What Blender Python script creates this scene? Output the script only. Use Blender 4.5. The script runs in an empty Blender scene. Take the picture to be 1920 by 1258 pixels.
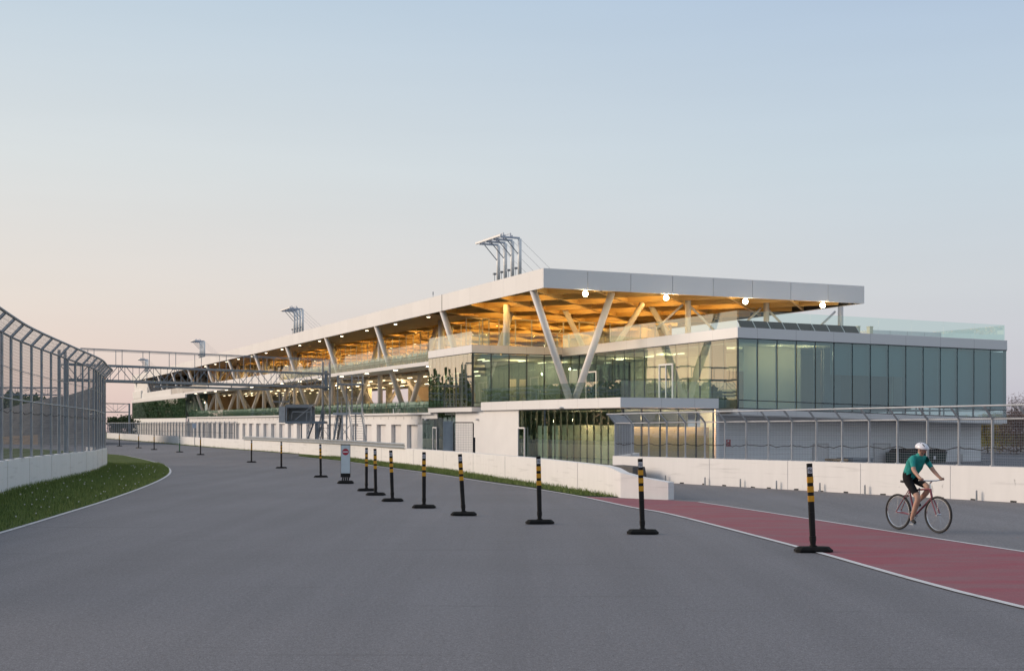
import bpy, bmesh, math, random
from mathutils import Vector, Matrix
random.seed(7)
R = math.radians
sc = bpy.context.scene
C = sc.collection
F, H, CH = 2400.0, 811.0, 1.833          # focal length in photo pixels, horizon row, eye height
TH = math.atan(1039 / F)
U = (-math.sin(TH), math.cos(TH))        # along the long front of the building (away from the camera)
V = (math.cos(TH), math.sin(TH))         # along its short end (to the right)
SU = 21 / math.hypot(F, 1039)            # the site climbs gently along U

def gz(y):
    return 0.0068 * (max(0.0, min(y, 320.0) - 78.0))
def G(px, py):                            # a spot on the ground, surveyed from the photograph
    lo, hi = 2.0, 318.0
    for _ in range(60):
        m = (lo + hi) / 2
        yy = H + (CH - gz(m)) * F / m
        if yy > py: lo = m
        else: hi = m
    return ((px - 960) / F * m, m)
def W(a, b, z):
    return Vector((a * U[0] + b * V[0], a * U[1] + b * V[1], z + SU * (a - 70)))
def WF(a, b, z):
    return Vector((a * U[0] + b * V[0], a * U[1] + b * V[1], z))
def ID(x, y, z): return Vector((x, y, z))
def ray(px): return (px - 960) / F
def a_at(px, b):                          # a of the point with offset b seen in direction px
    k = ray(px); d = b / (V[0] * k + V[1]); return (U[0] * k + U[1]) * d
def b_at(px, a):
    k = ray(px); d = a / (U[0] * k + U[1]); return (V[0] * k + V[1]) * d

# ------------------------------------------------------------------ materials
def newmat(name):
    m = bpy.data.materials.new(name); m.use_nodes = True
    nt = m.node_tree; b = nt.nodes['Principled BSDF']
    return m, nt, b
def N(nt, t, **kw):
    n = nt.nodes.new(t)
    for k, v in kw.items(): setattr(n, k, v)
    return n
def pm(name, col, rough=0.6, metal=0.0, var=0.08, scale=3.0, bump=0.0, bscale=60.0, spec=0.5, stretch=None, detail=6):
    m, nt, b = newmat(name)
    tc = N(nt, 'ShaderNodeTexCoord'); src = tc.outputs['Object']
    if stretch:
        mp = N(nt, 'ShaderNodeMapping'); mp.inputs['Scale'].default_value = stretch
        nt.links.new(src, mp.inputs['Vector']); src = mp.outputs['Vector']
    nz = N(nt, 'ShaderNodeTexNoise'); nz.inputs['Scale'].default_value = scale; nz.inputs['Detail'].default_value = detail
    nt.links.new(src, nz.inputs['Vector'])
    rp = N(nt, 'ShaderNodeMapRange'); rp.inputs['From Min'].default_value = 0.3; rp.inputs['From Max'].default_value = 0.7
    rp.inputs['To Min'].default_value = 1 - var; rp.inputs['To Max'].default_value = 1 + var
    nt.links.new(nz.outputs['Fac'], rp.inputs['Value'])
    mx = N(nt, 'ShaderNodeVectorMath', operation='SCALE'); mx.inputs[0].default_value = col[:3]
    nt.links.new(rp.outputs['Result'], mx.inputs['Scale'])
    nt.links.new(mx.outputs['Vector'], b.inputs['Base Color'])
    b.inputs['Roughness'].default_value = rough; b.inputs['Metallic'].default_value = metal
    b.inputs['Specular IOR Level'].default_value = spec
    if bump:
        n2 = N(nt, 'ShaderNodeTexNoise'); n2.inputs['Scale'].default_value = bscale; n2.inputs['Detail'].default_value = 4
        nt.links.new(src, n2.inputs['Vector'])
        bp = N(nt, 'ShaderNodeBump'); bp.inputs['Strength'].default_value = bump; bp.inputs['Distance'].default_value = 0.02
        nt.links.new(n2.outputs['Fac'], bp.inputs['Height']); nt.links.new(bp.outputs['Normal'], b.inputs['Normal'])
    return m
def glassmat(name, tint, r0=0.08, power=2.4, rmax=0.95, gcol=(0.88, 0.97, 0.94)):
    m = bpy.data.materials.new(name); m.use_nodes = True; nt = m.node_tree
    for n in list(nt.nodes): nt.nodes.remove(n)
    out = N(nt, 'ShaderNodeOutputMaterial'); mix = N(nt, 'ShaderNodeMixShader')
    tr = N(nt, 'ShaderNodeBsdfTransparent'); tr.inputs['Color'].default_value = (*tint, 1)
    gl = N(nt, 'ShaderNodeBsdfGlossy'); gl.inputs['Roughness'].default_value = 0.0; gl.inputs['Color'].default_value = (*gcol, 1)
    lw = N(nt, 'ShaderNodeLayerWeight'); lw.inputs['Blend'].default_value = 0.5
    pw = N(nt, 'ShaderNodeMath', operation='POWER'); pw.inputs[1].default_value = power; nt.links.new(lw.outputs['Facing'], pw.inputs[0])
    mr = N(nt, 'ShaderNodeMapRange'); mr.inputs['To Min'].default_value = r0; mr.inputs['To Max'].default_value = rmax; nt.links.new(pw.outputs[0], mr.inputs['Value'])
    # reflect on the outer face of each pane only (a pane is a thin box)
    geo = N(nt, 'ShaderNodeNewGeometry'); mm = N(nt, 'ShaderNodeMath', operation='MULTIPLY'); inv = N(nt, 'ShaderNodeMath', operation='SUBTRACT'); inv.inputs[0].default_value = 1.0
    nt.links.new(geo.outputs['Backfacing'], inv.inputs[1]); nt.links.new(mr.outputs[0], mm.inputs[0]); nt.links.new(inv.outputs[0], mm.inputs[1])
    nt.links.new(mm.outputs[0], mix.inputs[0]); nt.links.new(tr.outputs[0], mix.inputs[1]); nt.links.new(gl.outputs[0], mix.inputs[2])
    nt.links.new(mix.outputs[0], out.inputs['Surface'])
    return m
def emit(name, col, s):
    m, nt, b = newmat(name)
    b.inputs['Base Color'].default_value = (*col, 1); b.inputs['Emission Color'].default_value = (*col, 1); b.inputs['Emission Strength'].default_value = s
    return m

M = {}
M['panel'] = pm('white_panel', (0.76, 0.745, 0.735), 0.45, 0, 0.02, 0.4)
def per_panel(m, amt):
    nt = m.node_tree; b = nt.nodes['Principled BSDF']; src = b.inputs['Base Color'].links[0].from_socket
    g = N(nt, 'ShaderNodeNewGeometry'); r = N(nt, 'ShaderNodeMapRange'); r.inputs['To Min'].default_value = 1 - amt; r.inputs['To Max'].default_value = 1 + amt * 0.6
    nt.links.new(g.outputs['Random Per Island'], r.inputs['Value'])
    v = N(nt, 'ShaderNodeVectorMath', operation='SCALE'); nt.links.new(src, v.inputs[0]); nt.links.new(r.outputs[0], v.inputs['Scale']); nt.links.new(v.outputs[0], b.inputs['Base Color'])
per_panel(M['panel'], 0.035)
M['wallpaint'] = pm('white_render', (0.76, 0.745, 0.73), 0.7, 0, 0.03, 0.8)
M['colpaint'] = pm('column_paint', (0.66, 0.63, 0.61), 0.5, 0, 0.03, 1.0)
M['dark'] = pm('dark_gap', (0.02, 0.02, 0.022), 0.7)
M['mull'] = pm('dark_mullion', (0.035, 0.045, 0.05), 0.4)
M['mullpale'] = pm('pale_mullion', (0.45, 0.44, 0.42), 0.4)
M['greymetal'] = pm('grey_metal', (0.30, 0.32, 0.345), 0.5, 0.3, 0.1, 2)
M['bluemetal'] = pm('blue_grey_metal', (0.21, 0.25, 0.30), 0.5, 0.2, 0.1, 2)
M['gateblue'] = pm('gate_blue_grey', (0.27, 0.30, 0.33), 0.5, 0.1, 0.1, 3)
M['galv'] = pm('galvanised', (0.42, 0.44, 0.46), 0.4, 0.7, 0.15, 5)
M['fencemetal'] = pm('fence_metal', (0.30, 0.325, 0.355), 0.5, 0.3, 0.15, 3)
M['fencepale'] = pm('fence_metal_pale', (0.46, 0.47, 0.49), 0.45, 0.4, 0.12, 3)
M['wire'] = pm('mesh_wire', (0.17, 0.175, 0.19), 0.5, 0.2, 0.05)
M['wirepale'] = pm('mesh_wire_pale', (0.34, 0.34, 0.35), 0.5, 0.3, 0.05)
M['rubber'] = pm('black_rubber', (0.010, 0.0095, 0.0095), 0.75, 0, 0.4, 12, 0.2, 120, spec=0.2)
M['blackpost'] = pm('black_plastic', (0.012, 0.011, 0.011), 0.45, 0, 0.3, 5, spec=0.25)
M['orange'] = pm('amber_reflective', (0.72, 0.33, 0.012), 0.35, 0, 0.08, 30)
M['greenpost'] = pm('green_plastic', (0.01, 0.12, 0.045), 0.4, 0, 0.1, 5)
M['sticker'] = pm('sticker_white', (0.72, 0.70, 0.72), 0.5, 0, 0.05, 20)
M['ink'] = pm('sticker_ink', (0.05, 0.045, 0.06), 0.5)
M['red'] = pm('sign_red', (0.42, 0.012, 0.03), 0.4, 0, 0.05, 9)
M['signwhite'] = pm('sign_white', (0.62, 0.68, 0.70), 0.4, 0, 0.05, 4)
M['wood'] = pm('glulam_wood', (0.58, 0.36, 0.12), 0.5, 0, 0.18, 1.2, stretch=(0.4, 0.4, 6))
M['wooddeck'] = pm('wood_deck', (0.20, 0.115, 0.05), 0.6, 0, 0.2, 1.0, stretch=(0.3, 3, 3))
M['plaster'] = pm('interior_plaster', (0.62, 0.57, 0.44), 0.8, 0, 0.03, 0.6)
M['timberwall'] = pm('interior_timber', (0.42, 0.27, 0.14), 0.6, 0, 0.15, 1, stretch=(3, 3, 0.3))
M['floor'] = pm('interior_floor', (0.25, 0.24, 0.22), 0.4, 0, 0.08, 0.8)
M['greyint'] = pm('interior_grey', (0.30, 0.32, 0.30), 0.7, 0, 0.1, 0.6)
M['shutter'] = pm('grey_shutter', (0.72, 0.70, 0.69), 0.55, 0, 0.04, 1)
M['jamb'] = pm('grey_jamb', (0.56, 0.54, 0.53), 0.6, 0, 0.04, 1)
M['siding'] = pm('grey_siding', (0.80, 0.80, 0.80), 0.6, 0, 0.04, 0.6)
M['blindgrey'] = pm('teal_grey_blind', (0.11, 0.185, 0.205), 0.8, 0, 0.05, 0.8)
M['blindgrey2'] = pm('teal_grey_blind_pale', (0.15, 0.235, 0.25), 0.8, 0, 0.08, 0.8)
M['blindgrey3'] = pm('teal_grey_blind_deep', (0.085, 0.15, 0.17), 0.8, 0, 0.06, 0.8)
M['bayshade'] = pm('bay_shade', (0.10, 0.06, 0.035), 0.6, 0, 0.2, 1.5, stretch=(3, 3, 0.3))  # dark brown that paints the shade inside the end bays
M['blind'] = pm('beige_blind', (0.72, 0.54, 0.37), 0.8, 0, 0.05, 0.8)
M['chair'] = pm('chair_green', (0.17, 0.25, 0.20), 0.5, 0, 0.1, 5)
M['pv'] = pm('dark_solar_panel', (0.010, 0.011, 0.015), 0.55, 0, 0.2, 4, spec=0.2)
M['concrete'] = pm('grey_concrete', (0.11, 0.108, 0.105), 0.9, 0, 0.15, 3, 0.3, 30)
M['bin'] = pm('dark_green_bin', (0.012, 0.035, 0.028), 0.5, 0, 0.2, 3)
M['glass'] = glassmat('facade_glass', (0.76, 0.86, 0.84), 0.15, 2.0)
M['glassend'] = glassmat('end_glass', (0.74, 0.87, 0.87), 0.19, 2.4, 0.95, (0.70, 0.96, 1.0))
M['glassgal'] = glassmat('gallery_rail_glass', (0.90, 0.955, 0.93), 0.05, 4.5)
M['glassdark'] = glassmat('facade_glass_dark', (0.52, 0.64, 0.60), 0.16, 1.5)
M['glassrail'] = glassmat('rail_glass', (0.885, 0.955, 0.94), 0.07, 1.9)
M['glassclear'] = glassmat('clear_glass', (0.97, 0.98, 0.97), 0.05, 3.2)
M['lamp'] = emit('warm_lamp', (1.0, 0.86, 0.64), 6)
M['flood'] = emit('flood_lamp', (1.0, 0.82, 0.52), 60)
M['striplamp'] = emit('strip_lamp', (1.0, 0.86, 0.56), 2.6)
M['tealshirt'] = pm('teal_jersey', (0.01, 0.26, 0.235), 0.75, 0, 0.22, 9, 1.0, 14)
M['blackcloth'] = pm('black_shorts', (0.010, 0.010, 0.012), 0.8, 0, 0.2, 12, 0.8, 16, spec=0.2)
M['skin'] = pm('skin', (0.48, 0.28, 0.20), 0.55, 0, 0.06, 15)
M['helmet'] = pm('white_helmet', (0.75, 0.75, 0.80), 0.3, 0, 0.02, 6)
M['bikeframe'] = pm('bike_frame', (0.20, 0.05, 0.07), 0.3, 0.2, 0.05, 8)
M['chrome'] = pm('bright_metal', (0.65, 0.65, 0.66), 0.25, 0.9, 0.03)
M['tyre'] = pm('tyre', (0.02, 0.02, 0.021), 0.7)
M['hair'] = pm('brown_hair', (0.04, 0.022, 0.012), 0.6)
M['bark'] = pm('bark', (0.07, 0.052, 0.045), 0.9, 0, 0.25, 6, 0.4, 30)
def leafmat(name, c1, c2):
    m, nt, b = newmat(name)
    oi = N(nt, 'ShaderNodeNewGeometry'); rp = N(nt, 'ShaderNodeValToRGB')
    rp.color_ramp.elements[0].color = (*c1, 1); rp.color_ramp.elements[1].color = (*c2, 1)
    nt.links.new(oi.outputs['Random Per Island'], rp.inputs[0]); nt.links.new(rp.outputs[0], b.inputs['Base Color'])
    b.inputs['Roughness'].default_value = 0.7
    return m
M['leafyellow'] = leafmat('autumn_leaves', (0.16, 0.12, 0.015), (0.50, 0.36, 0.04))
M['leafred'] = leafmat('reddish_twigs', (0.09, 0.05, 0.042), (0.20, 0.11, 0.085))
M['leafgreen'] = leafmat('green_leaves', (0.022, 0.045, 0.014), (0.06, 0.085, 0.025))
M['leafwood'] = leafmat('wood_leaves', (0.07, 0.10, 0.035), (0.17, 0.21, 0.075))
M['grassblade'] = leafmat('grass_blades', (0.060, 0.110, 0.018), (0.20, 0.25, 0.058))
M['dandelion'] = pm('dandelion_white', (0.55, 0.54, 0.48), 0.9)

# asphalt with aggregate speckle, worn lanes and faint skid arcs
def asphalt(name, base):
    m, nt, b = newmat(name)
    tc = N(nt, 'ShaderNodeTexCoord')
    def noise(scale, detail=5, vec=None, rough=0.6):
        n = N(nt, 'ShaderNodeTexNoise'); n.inputs['Scale'].default_value = scale; n.inputs['Detail'].default_value = detail; n.inputs['Roughness'].default_value = rough
        nt.links.new(vec or tc.outputs['Object'], n.inputs['Vector']); return n.outputs['Fac']
    def mr(v, a, b_, lo=0.3, hi=0.7):
        n = N(nt, 'ShaderNodeMapRange'); n.inputs['From Min'].default_value = lo; n.inputs['From Max'].default_value = hi
        n.inputs['To Min'].default_value = a; n.inputs['To Max'].default_value = b_; nt.links.new(v, n.inputs['Value']); return n.outputs['Result']
    def mul(x, y):
        n = N(nt, 'ShaderNodeMath', operation='MULTIPLY'); nt.links.new(x, n.inputs[0]); nt.links.new(y, n.inputs[1]); return n.outputs[0]
    mp = N(nt, 'ShaderNodeMapping'); mp.inputs['Rotation'].default_value = (0, 0, R(25)); mp.inputs['Scale'].default_value = (1.2, 0.05, 1)
    nt.links.new(tc.outputs['Object'], mp.inputs['Vector'])
    f = mul(mr(noise(0.12, 4), 0.92, 1.08), mr(noise(75, 2, rough=0.8), 0.42, 1.65))
    f = mul(f, mr(noise(26, 3, rough=0.7), 0.72, 1.30))
    f = mul(f, mr(noise(0.9, 5, mp.outputs['Vector']), 0.90, 1.08))
    f = mul(f, mr(noise(9, 4), 0.93, 1.07))
    mp2 = N(nt, 'ShaderNodeMapping'); mp2.inputs['Rotation'].default_value = (0, 0, R(6)); mp2.inputs['Scale'].default_value = (0.16, 5.0, 1)
    nt.links.new(tc.outputs['Object'], mp2.inputs['Vector'])
    f = mul(f, mr(noise(1.0, 3, mp2.outputs['Vector']), 1.0, 0.80, 0.62, 0.70))
    mp3 = N(nt, 'ShaderNodeMapping'); mp3.inputs['Rotation'].default_value = (0, 0, R(14)); mp3.inputs['Scale'].default_value = (0.35, 0.02, 1)
    nt.links.new(tc.outputs['Object'], mp3.inputs['Vector'])
    f = mul(f, mr(noise(1.0, 3, mp3.outputs['Vector']), 0.93, 1.06))
    v = N(nt, 'ShaderNodeVectorMath', operation='SCALE'); v.inputs[0].default_value = base
    nt.links.new(f, v.inputs['Scale']); nt.links.new(v.outputs['Vector'], b.inputs['Base Color'])
    b.inputs['Roughness'].default_value = 0.78; b.inputs['Specular IOR Level'].default_value = 0.35
    bp = N(nt, 'ShaderNodeBump'); bp.inputs['Strength'].default_value = 0.35; bp.inputs['Distance'].default_value = 0.006
    nt.links.new(noise(130, 2), bp.inputs['Height']); nt.links.new(bp.outputs['Normal'], b.inputs['Normal'])
    return m
M['asphalt'] = asphalt('track_asphalt', (0.146, 0.145, 0.160))
M['pitasphalt'] = asphalt('pit_asphalt', (0.156, 0.155, 0.168))

def worn_paint(name, paint, under, wear_scale, lo, hi, anis=None):
    m, nt, b = newmat(name)
    tc = N(nt, 'ShaderNodeTexCoord'); src = tc.outputs['Object']
    if anis:
        mp = N(nt, 'ShaderNodeMapping'); mp.inputs['Scale'].default_value = anis; mp.inputs['Rotation'].default_value = (0, 0, R(-60))
        nt.links.new(src, mp.inputs['Vector']); src = mp.outputs['Vector']
    nz = N(nt, 'ShaderNodeTexNoise'); nz.inputs['Scale'].default_value = wear_scale; nz.inputs['Detail'].default_value = 9; nz.inputs['Roughness'].default_value = 0.7
    nt.links.new(src, nz.inputs['Vector'])
    rp = N(nt, 'ShaderNodeValToRGB'); rp.color_ramp.elements[0].position = lo; rp.color_ramp.elements[1].position = hi
    rp.color_ramp.elements[0].color = (*under, 1); rp.color_ramp.elements[1].color = (*paint, 1)
    nt.links.new(nz.outputs['Fac'], rp.inputs[0])
    sp = N(nt, 'ShaderNodeTexNoise'); sp.inputs['Scale'].default_value = 70; nt.links.new(tc.outputs['Object'], sp.inputs['Vector'])
    mr = N(nt, 'ShaderNodeMapRange'); mr.inputs['From Min'].default_value = 0.3; mr.inputs['From Max'].default_value = 0.7; mr.inputs['To Min'].default_value = 0.78; mr.inputs['To Max'].default_value = 1.2
    nt.links.new(sp.outputs['Fac'], mr.inputs['Value'])
    sv = N(nt, 'ShaderNodeVectorMath', operation='SCALE'); nt.links.new(rp.outputs[0], sv.inputs[0]); nt.links.new(mr.outputs[0], sv.inputs['Scale'])
    nt.links.new(sv.outputs[0], b.inputs['Base Color']); b.inputs['Roughness'].default_value = 0.75
    return m
M['redpaint'] = worn_paint('red_paint', (0.255, 0.042, 0.064), (0.21, 0.095, 0.110), 0.9, 0.34, 0.62, (0.5, 2.0, 1))
M['linepaint'] = worn_paint('white_line_paint', (0.58, 0.58, 0.60), (0.30, 0.30, 0.31), 2.0, 0.28, 0.42)

def barrier_paint(name, col):
    # white painted concrete: scuffs, vertical drips, small dark pocks
    m, nt, b = newmat(name)
    tc = N(nt, 'ShaderNodeTexCoord')
    mp = N(nt, 'ShaderNodeMapping'); mp.inputs['Scale'].default_value = (2.2, 2.2, 0.35); nt.links.new(tc.outputs['Object'], mp.inputs['Vector'])
    n1 = N(nt, 'ShaderNodeTexNoise'); n1.inputs['Scale'].default_value = 1.6; n1.inputs['Detail'].default_value = 7; nt.links.new(mp.outputs[0], n1.inputs['Vector'])
    n2 = N(nt, 'ShaderNodeTexNoise'); n2.inputs['Scale'].default_value = 5.0; n2.inputs['Detail'].default_value = 3
    mp2 = N(nt, 'ShaderNodeMapping'); mp2.inputs['Scale'].default_value = (1, 1, 0.45); nt.links.new(tc.outputs['Object'], mp2.inputs['Vector']); nt.links.new(mp2.outputs[0], n2.inputs['Vector'])
    r1 = N(nt, 'ShaderNodeMapRange'); r1.inputs['From Min'].default_value = 0.35; r1.inputs['From Max'].default_value = 0.7; r1.inputs['To Min'].default_value = 0.965; r1.inputs['To Max'].default_value = 1.02
    nt.links.new(n1.outputs['Fac'], r1.inputs['Value'])
    r2 = N(nt, 'ShaderNodeMapRange'); r2.inputs['From Min'].default_value = 0.71; r2.inputs['From Max'].default_value = 0.76; r2.inputs['To Min'].default_value = 1.0; r2.inputs['To Max'].default_value = 0.62
    nt.links.new(n2.outputs['Fac'], r2.inputs['Value'])
    mu0 = N(nt, 'ShaderNodeMath', operation='MULTIPLY'); nt.links.new(r1.outputs[0], mu0.inputs[0]); nt.links.new(r2.outputs[0], mu0.inputs[1])
    mp3 = N(nt, 'ShaderNodeMapping'); mp3.inputs['Scale'].default_value = (0.5, 0.5, 7.0); nt.links.new(tc.outputs['Object'], mp3.inputs['Vector'])
    n3 = N(nt, 'ShaderNodeTexNoise'); n3.inputs['Scale'].default_value = 1.0; n3.inputs['Detail'].default_value = 6; nt.links.new(mp3.outputs[0], n3.inputs['Vector'])
    r3 = N(nt, 'ShaderNodeMapRange'); r3.inputs['From Min'].default_value = 0.58; r3.inputs['From Max'].default_value = 0.74; r3.inputs['To Min'].default_value = 1.0; r3.inputs['To Max'].default_value = 0.80; nt.links.new(n3.outputs['Fac'], r3.inputs['Value'])
    mu = N(nt, 'ShaderNodeMath', operation='MULTIPLY'); nt.links.new(mu0.outputs[0], mu.inputs[0]); nt.links.new(r3.outputs[0], mu.inputs[1])
    v = N(nt, 'ShaderNodeVectorMath', operation='SCALE'); v.inputs[0].default_value = col; nt.links.new(mu.outputs[0], v.inputs['Scale'])
    nt.links.new(v.outputs[0], b.inputs['Base Color']); b.inputs['Roughness'].default_value = 0.75
    return m
M['barrier'] = barrier_paint('barrier_paint', (0.76, 0.745, 0.735))
M['barriershade'] = barrier_paint('barrier_paint_shaded', (0.74, 0.76, 0.78))  # same white paint tinted cooler, the left wall's shade put into the colour
def groundmat(name, c1, c2, scale, bump=0.5):
    m, nt, b = newmat(name)
    tc = N(nt, 'ShaderNodeTexCoord'); nz = N(nt, 'ShaderNodeTexNoise'); nz.inputs['Scale'].default_value = scale; nz.inputs['Detail'].default_value = 10; nz.inputs['Roughness'].default_value = 0.7
    nt.links.new(tc.outputs['Object'], nz.inputs['Vector'])
    rp = N(nt, 'ShaderNodeValToRGB'); rp.color_ramp.elements[0].position = 0.35; rp.color_ramp.elements[1].position = 0.65
    rp.color_ramp.elements[0].color = (*c1, 1); rp.color_ramp.elements[1].color = (*c2, 1)
    nt.links.new(nz.outputs['Fac'], rp.inputs[0]); nt.links.new(rp.outputs[0], b.inputs['Base Color'])
    b.inputs['Roughness'].default_value = 0.95; b.inputs['Specular IOR Level'].default_value = 0.1
    if bump:
        bp = N(nt, 'ShaderNodeBump'); bp.inputs['Strength'].default_value = bump; bp.inputs['Distance'].default_value = 0.05
        nt.links.new(nz.outputs['Fac'], bp.inputs['Height']); nt.links.new(bp.outputs[0], b.inputs['Normal'])
    return m
M['grass'] = groundmat('grass_soil', (0.040, 0.072, 0.016), (0.105, 0.130, 0.040), 2.5)
M['bank'] = groundmat('dry_bank', (0.11, 0.115, 0.122), (0.17, 0.172, 0.175), 0.8)
M['sand'] = groundmat('sandy_dirt', (0.20, 0.16, 0.125), (0.28, 0.22, 0.17), 1.5)

# ------------------------------------------------------------------ mesh helper
class MB:
    def __init__(s, xf=ID): s.v = []; s.f = []; s.mi = []; s.xf = xf; s.m = 0
    def add(s, pts, faces):
        o = len(s.v); s.v += [s.xf(*p) for p in pts]
        for f in faces: s.f.append([o + i for i in f]); s.mi.append(s.m)
    def box(s, x0, x1, y0, y1, z0, z1):
        p = [(x0, y0, z0), (x1, y0, z0), (x1, y1, z0), (x0, y1, z0), (x0, y0, z1), (x1, y0, z1), (x1, y1, z1), (x0, y1, z1)]
        s.add(p, [(3, 2, 1, 0), (4, 5, 6, 7), (0, 1, 5, 4), (1, 2, 6, 5), (2, 3, 7, 6), (3, 0, 4, 7)]); return s
    def hexa(s, bot, top):
        n = len(bot)
        s.add(list(bot) + list(top), [tuple(range(n - 1, -1, -1)), tuple(range(n, 2 * n))] + [(i, (i + 1) % n, n + (i + 1) % n, n + i) for i in range(n)]); return s
    def bar(s, p0, p1, w, h=None, up=(0, 0, 1)):      # rectangular bar between two points
        h = h or w; a = Vector(p0); b = Vector(p1); d = (b - a).normalized(); upv = Vector(up)
        if abs(d.dot(upv)) > 0.98: upv = Vector((1, 0, 0))
        x = d.cross(upv).normalized() * w / 2; y = x.cross(d).normalized() * h / 2
        q = [-x - y, x - y, x + y, -x + y]
        s.hexa([tuple(a + k) for k in q], [tuple(b + k) for k in q]); return s
    def tube(s, p0, p1, r0, r1=None, n=10):
        r1 = r0 if r1 is None else r1; a = Vector(p0); b = Vector(p1); d = (b - a).normalized()
        upv = Vector((0, 0, 1)) if abs(d.z) < 0.98 else Vector((1, 0, 0))
        x = d.cross(upv).normalized(); y = x.cross(d).normalized()
        A = [tuple(a + (x * math.cos(t) + y * math.sin(t)) * r0) for t in [2 * math.pi * i / n for i in range(n)]]
        B = [tuple(b + (x * math.cos(t) + y * math.sin(t)) * r1) for t in [2 * math.pi * i / n for i in range(n)]]
        s.hexa(A, B); return s
    def path(s, pts, r, n=8):
        for i in range(len(pts) - 1): s.tube(pts[i], pts[i + 1], r, n=n)
        return s
    def ball(s, c, r, nu=10, nv=7, sc3=(1, 1, 1)):
        P = []; Fc = []
        for j in range(nv + 1):
            for i in range(nu):
                t = math.pi * j / nv; p = 2 * math.pi * i / nu
                P.append((c[0] + r * sc3[0] * math.sin(t) * math.cos(p), c[1] + r * sc3[1] * math.sin(t) * math.sin(p), c[2] + r * sc3[2] * math.cos(t)))
        for j in range(nv):
            for i in range(nu):
                Fc.append((j * nu + i, (j + 1) * nu + i, (j + 1) * nu + (i + 1) % nu, j * nu + (i + 1) % nu))
        s.add(P, Fc); return s
    def build(s, name, mat, parent=None, smooth=False):
        o0 = parent_origin(parent) if parent is not None else Vector((0, 0, 0))
        me = bpy.data.meshes.new(name)
        me.from_pydata([tuple(v - o0) for v in s.v], [], s.f)
        mats = mat if isinstance(mat, (list, tuple)) else [mat]
        for m in mats: me.materials.append(m)
        if len(mats) > 1: me.polygons.foreach_set('material_index', s.mi)
        if smooth: me.polygons.foreach_set('use_smooth', [True] * len(me.polygons))
        me.update()
        bm = bmesh.new(); bm.from_mesh(me); bmesh.ops.recalc_face_normals(bm, faces=bm.faces); bm.to_mesh(me); bm.free()
        o = bpy.data.objects.new(name, me); C.objects.link(o)
        if parent is not None: o.parent = parent
        return o
def parent_origin(p):
    v = Vector(p.location)
    q = p.parent
    while q is not None: v += Vector(q.location); q = q.parent
    return v
def tag(o, label=None, cat=None, group=None, kind=None):
    if label: o['label'] = label
    if cat: o['category'] = cat
    if group: o['group'] = group
    if kind: o['kind'] = kind
    return o
def thing(name, loc, label, cat, group=None):
    o = bpy.data.objects.new(name, None); C.objects.link(o); o.location = loc; o.empty_display_size = 0.3
    return tag(o, label, cat, group)
def copy_tree(o, parent=None):
    c = o.copy(); C.objects.link(c)
    if parent is not None: c.parent = parent
    for ch in [k for k in C.objects if k.parent == o]: copy_tree(ch, c)
    return c
def structure(o, cat=None):
    o['kind'] = 'structure'; return o

# ------------------------------------------------------------------ ground
def sheet(name, pts, mat, lift):
    bm = bmesh.new()
    f = bm.faces.new([bm.verts.new((x, y, 0)) for x, y in pts])
    bmesh.ops.triangulate(bm, faces=[f])
    for yy in (78.0, 320.0):
        bmesh.ops.bisect_plane(bm, geom=bm.verts[:] + bm.edges[:] + bm.faces[:], plane_co=(0, yy, 0), plane_no=(0, 1, 0))
    for v in bm.verts: v.co.z = gz(v.co.y) + lift
    bmesh.ops.recalc_face_normals(bm, faces=bm.faces)
    for f in bm.faces:
        if f.normal.z < 0: f.normal_flip()
    me = bpy.data.meshes.new(name); bm.to_mesh(me); bm.free(); me.materials.append(mat)
    o = bpy.data.objects.new(name, me); C.objects.link(o)
    return structure(o)
def ribbon(name, pts, w, mat, lift):
    L = []; Rr = []
    for i, p in enumerate(pts):
        a = Vector(pts[max(0, i - 1)]); b = Vector(pts[min(len(pts) - 1, i + 1)]); d = (b - a).normalized(); n = Vector((-d.y, d.x)) * w / 2
        L.append(Vector(p) + n); Rr.append(Vector(p) - n)
    mb = MB()
    for i in range(len(pts) - 1):
        q = [L[i], L[i + 1], Rr[i + 1], Rr[i]]
        mb.add([(k.x, k.y, gz(k.y) + lift) for k in q], [(0, 1, 2, 3)])
    o = mb.build(name, mat)
    for p in o.data.polygons:
        if p.normal.z < 0: o.data.flip_normals(); break
    return structure(o)
def smooth_line(pts, n=6):
    out = []
    for i in range(len(pts) - 1):
        p0 = Vector(pts[max(0, i - 1)]); p1 = Vector(pts[i]); p2 = Vector(pts[i + 1]); p3 = Vector(pts[min(len(pts) - 1, i + 2)])
        for k in range(n):
            t = k / n
            q = 0.5 * ((2 * p1) + (-p0 + p2) * t + (2 * p0 - 5 * p1 + 4 * p2 - p3) * t * t + (-p0 + 3 * p1 - 3 * p2 + p3) * t ** 3)
            out.append((q.x, q.y))
    out.append(tuple(pts[-1])); return out

sheet('ground', [(-900, -300), (900, -300), (900, 1500), (-900, 1500)], M['grass'], -0.02)
edge_px = [(0, 998), (100, 968), (200, 937), (270, 912), (305, 896), (317, 885.5), (313, 876.5), (295, 868), (250, 857.5), (205, 851.5)]
edge = [G(*p) for p in edge_px]
edge = smooth_line([(-6.5, 3.0), (-8.2, 14.0)] + edge + [(-46, 121), (-60, 131), (-85, 142)], 6)
lineA = [G(*p) for p in [(560, 856.5), (661, 867), (709, 874.6), (804, 887.2), (910, 903.7), (1000, 916.5), (1088, 931), (1183, 951), (1260, 965), (1500, 1027), (1920, 1140)]]
lineA += [(7.1, 7.0), (9.5, -6)]
lineA = smooth_line(lineA, 5)
lineB = [G(*p) for p in [(1310, 941.5), (1420, 958), (1530, 975), (1920, 1035)]] + [(9.4, 14.0), (12.2, 4.0), (14.5, -6)]
lineB = smooth_line(lineB, 5)
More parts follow.
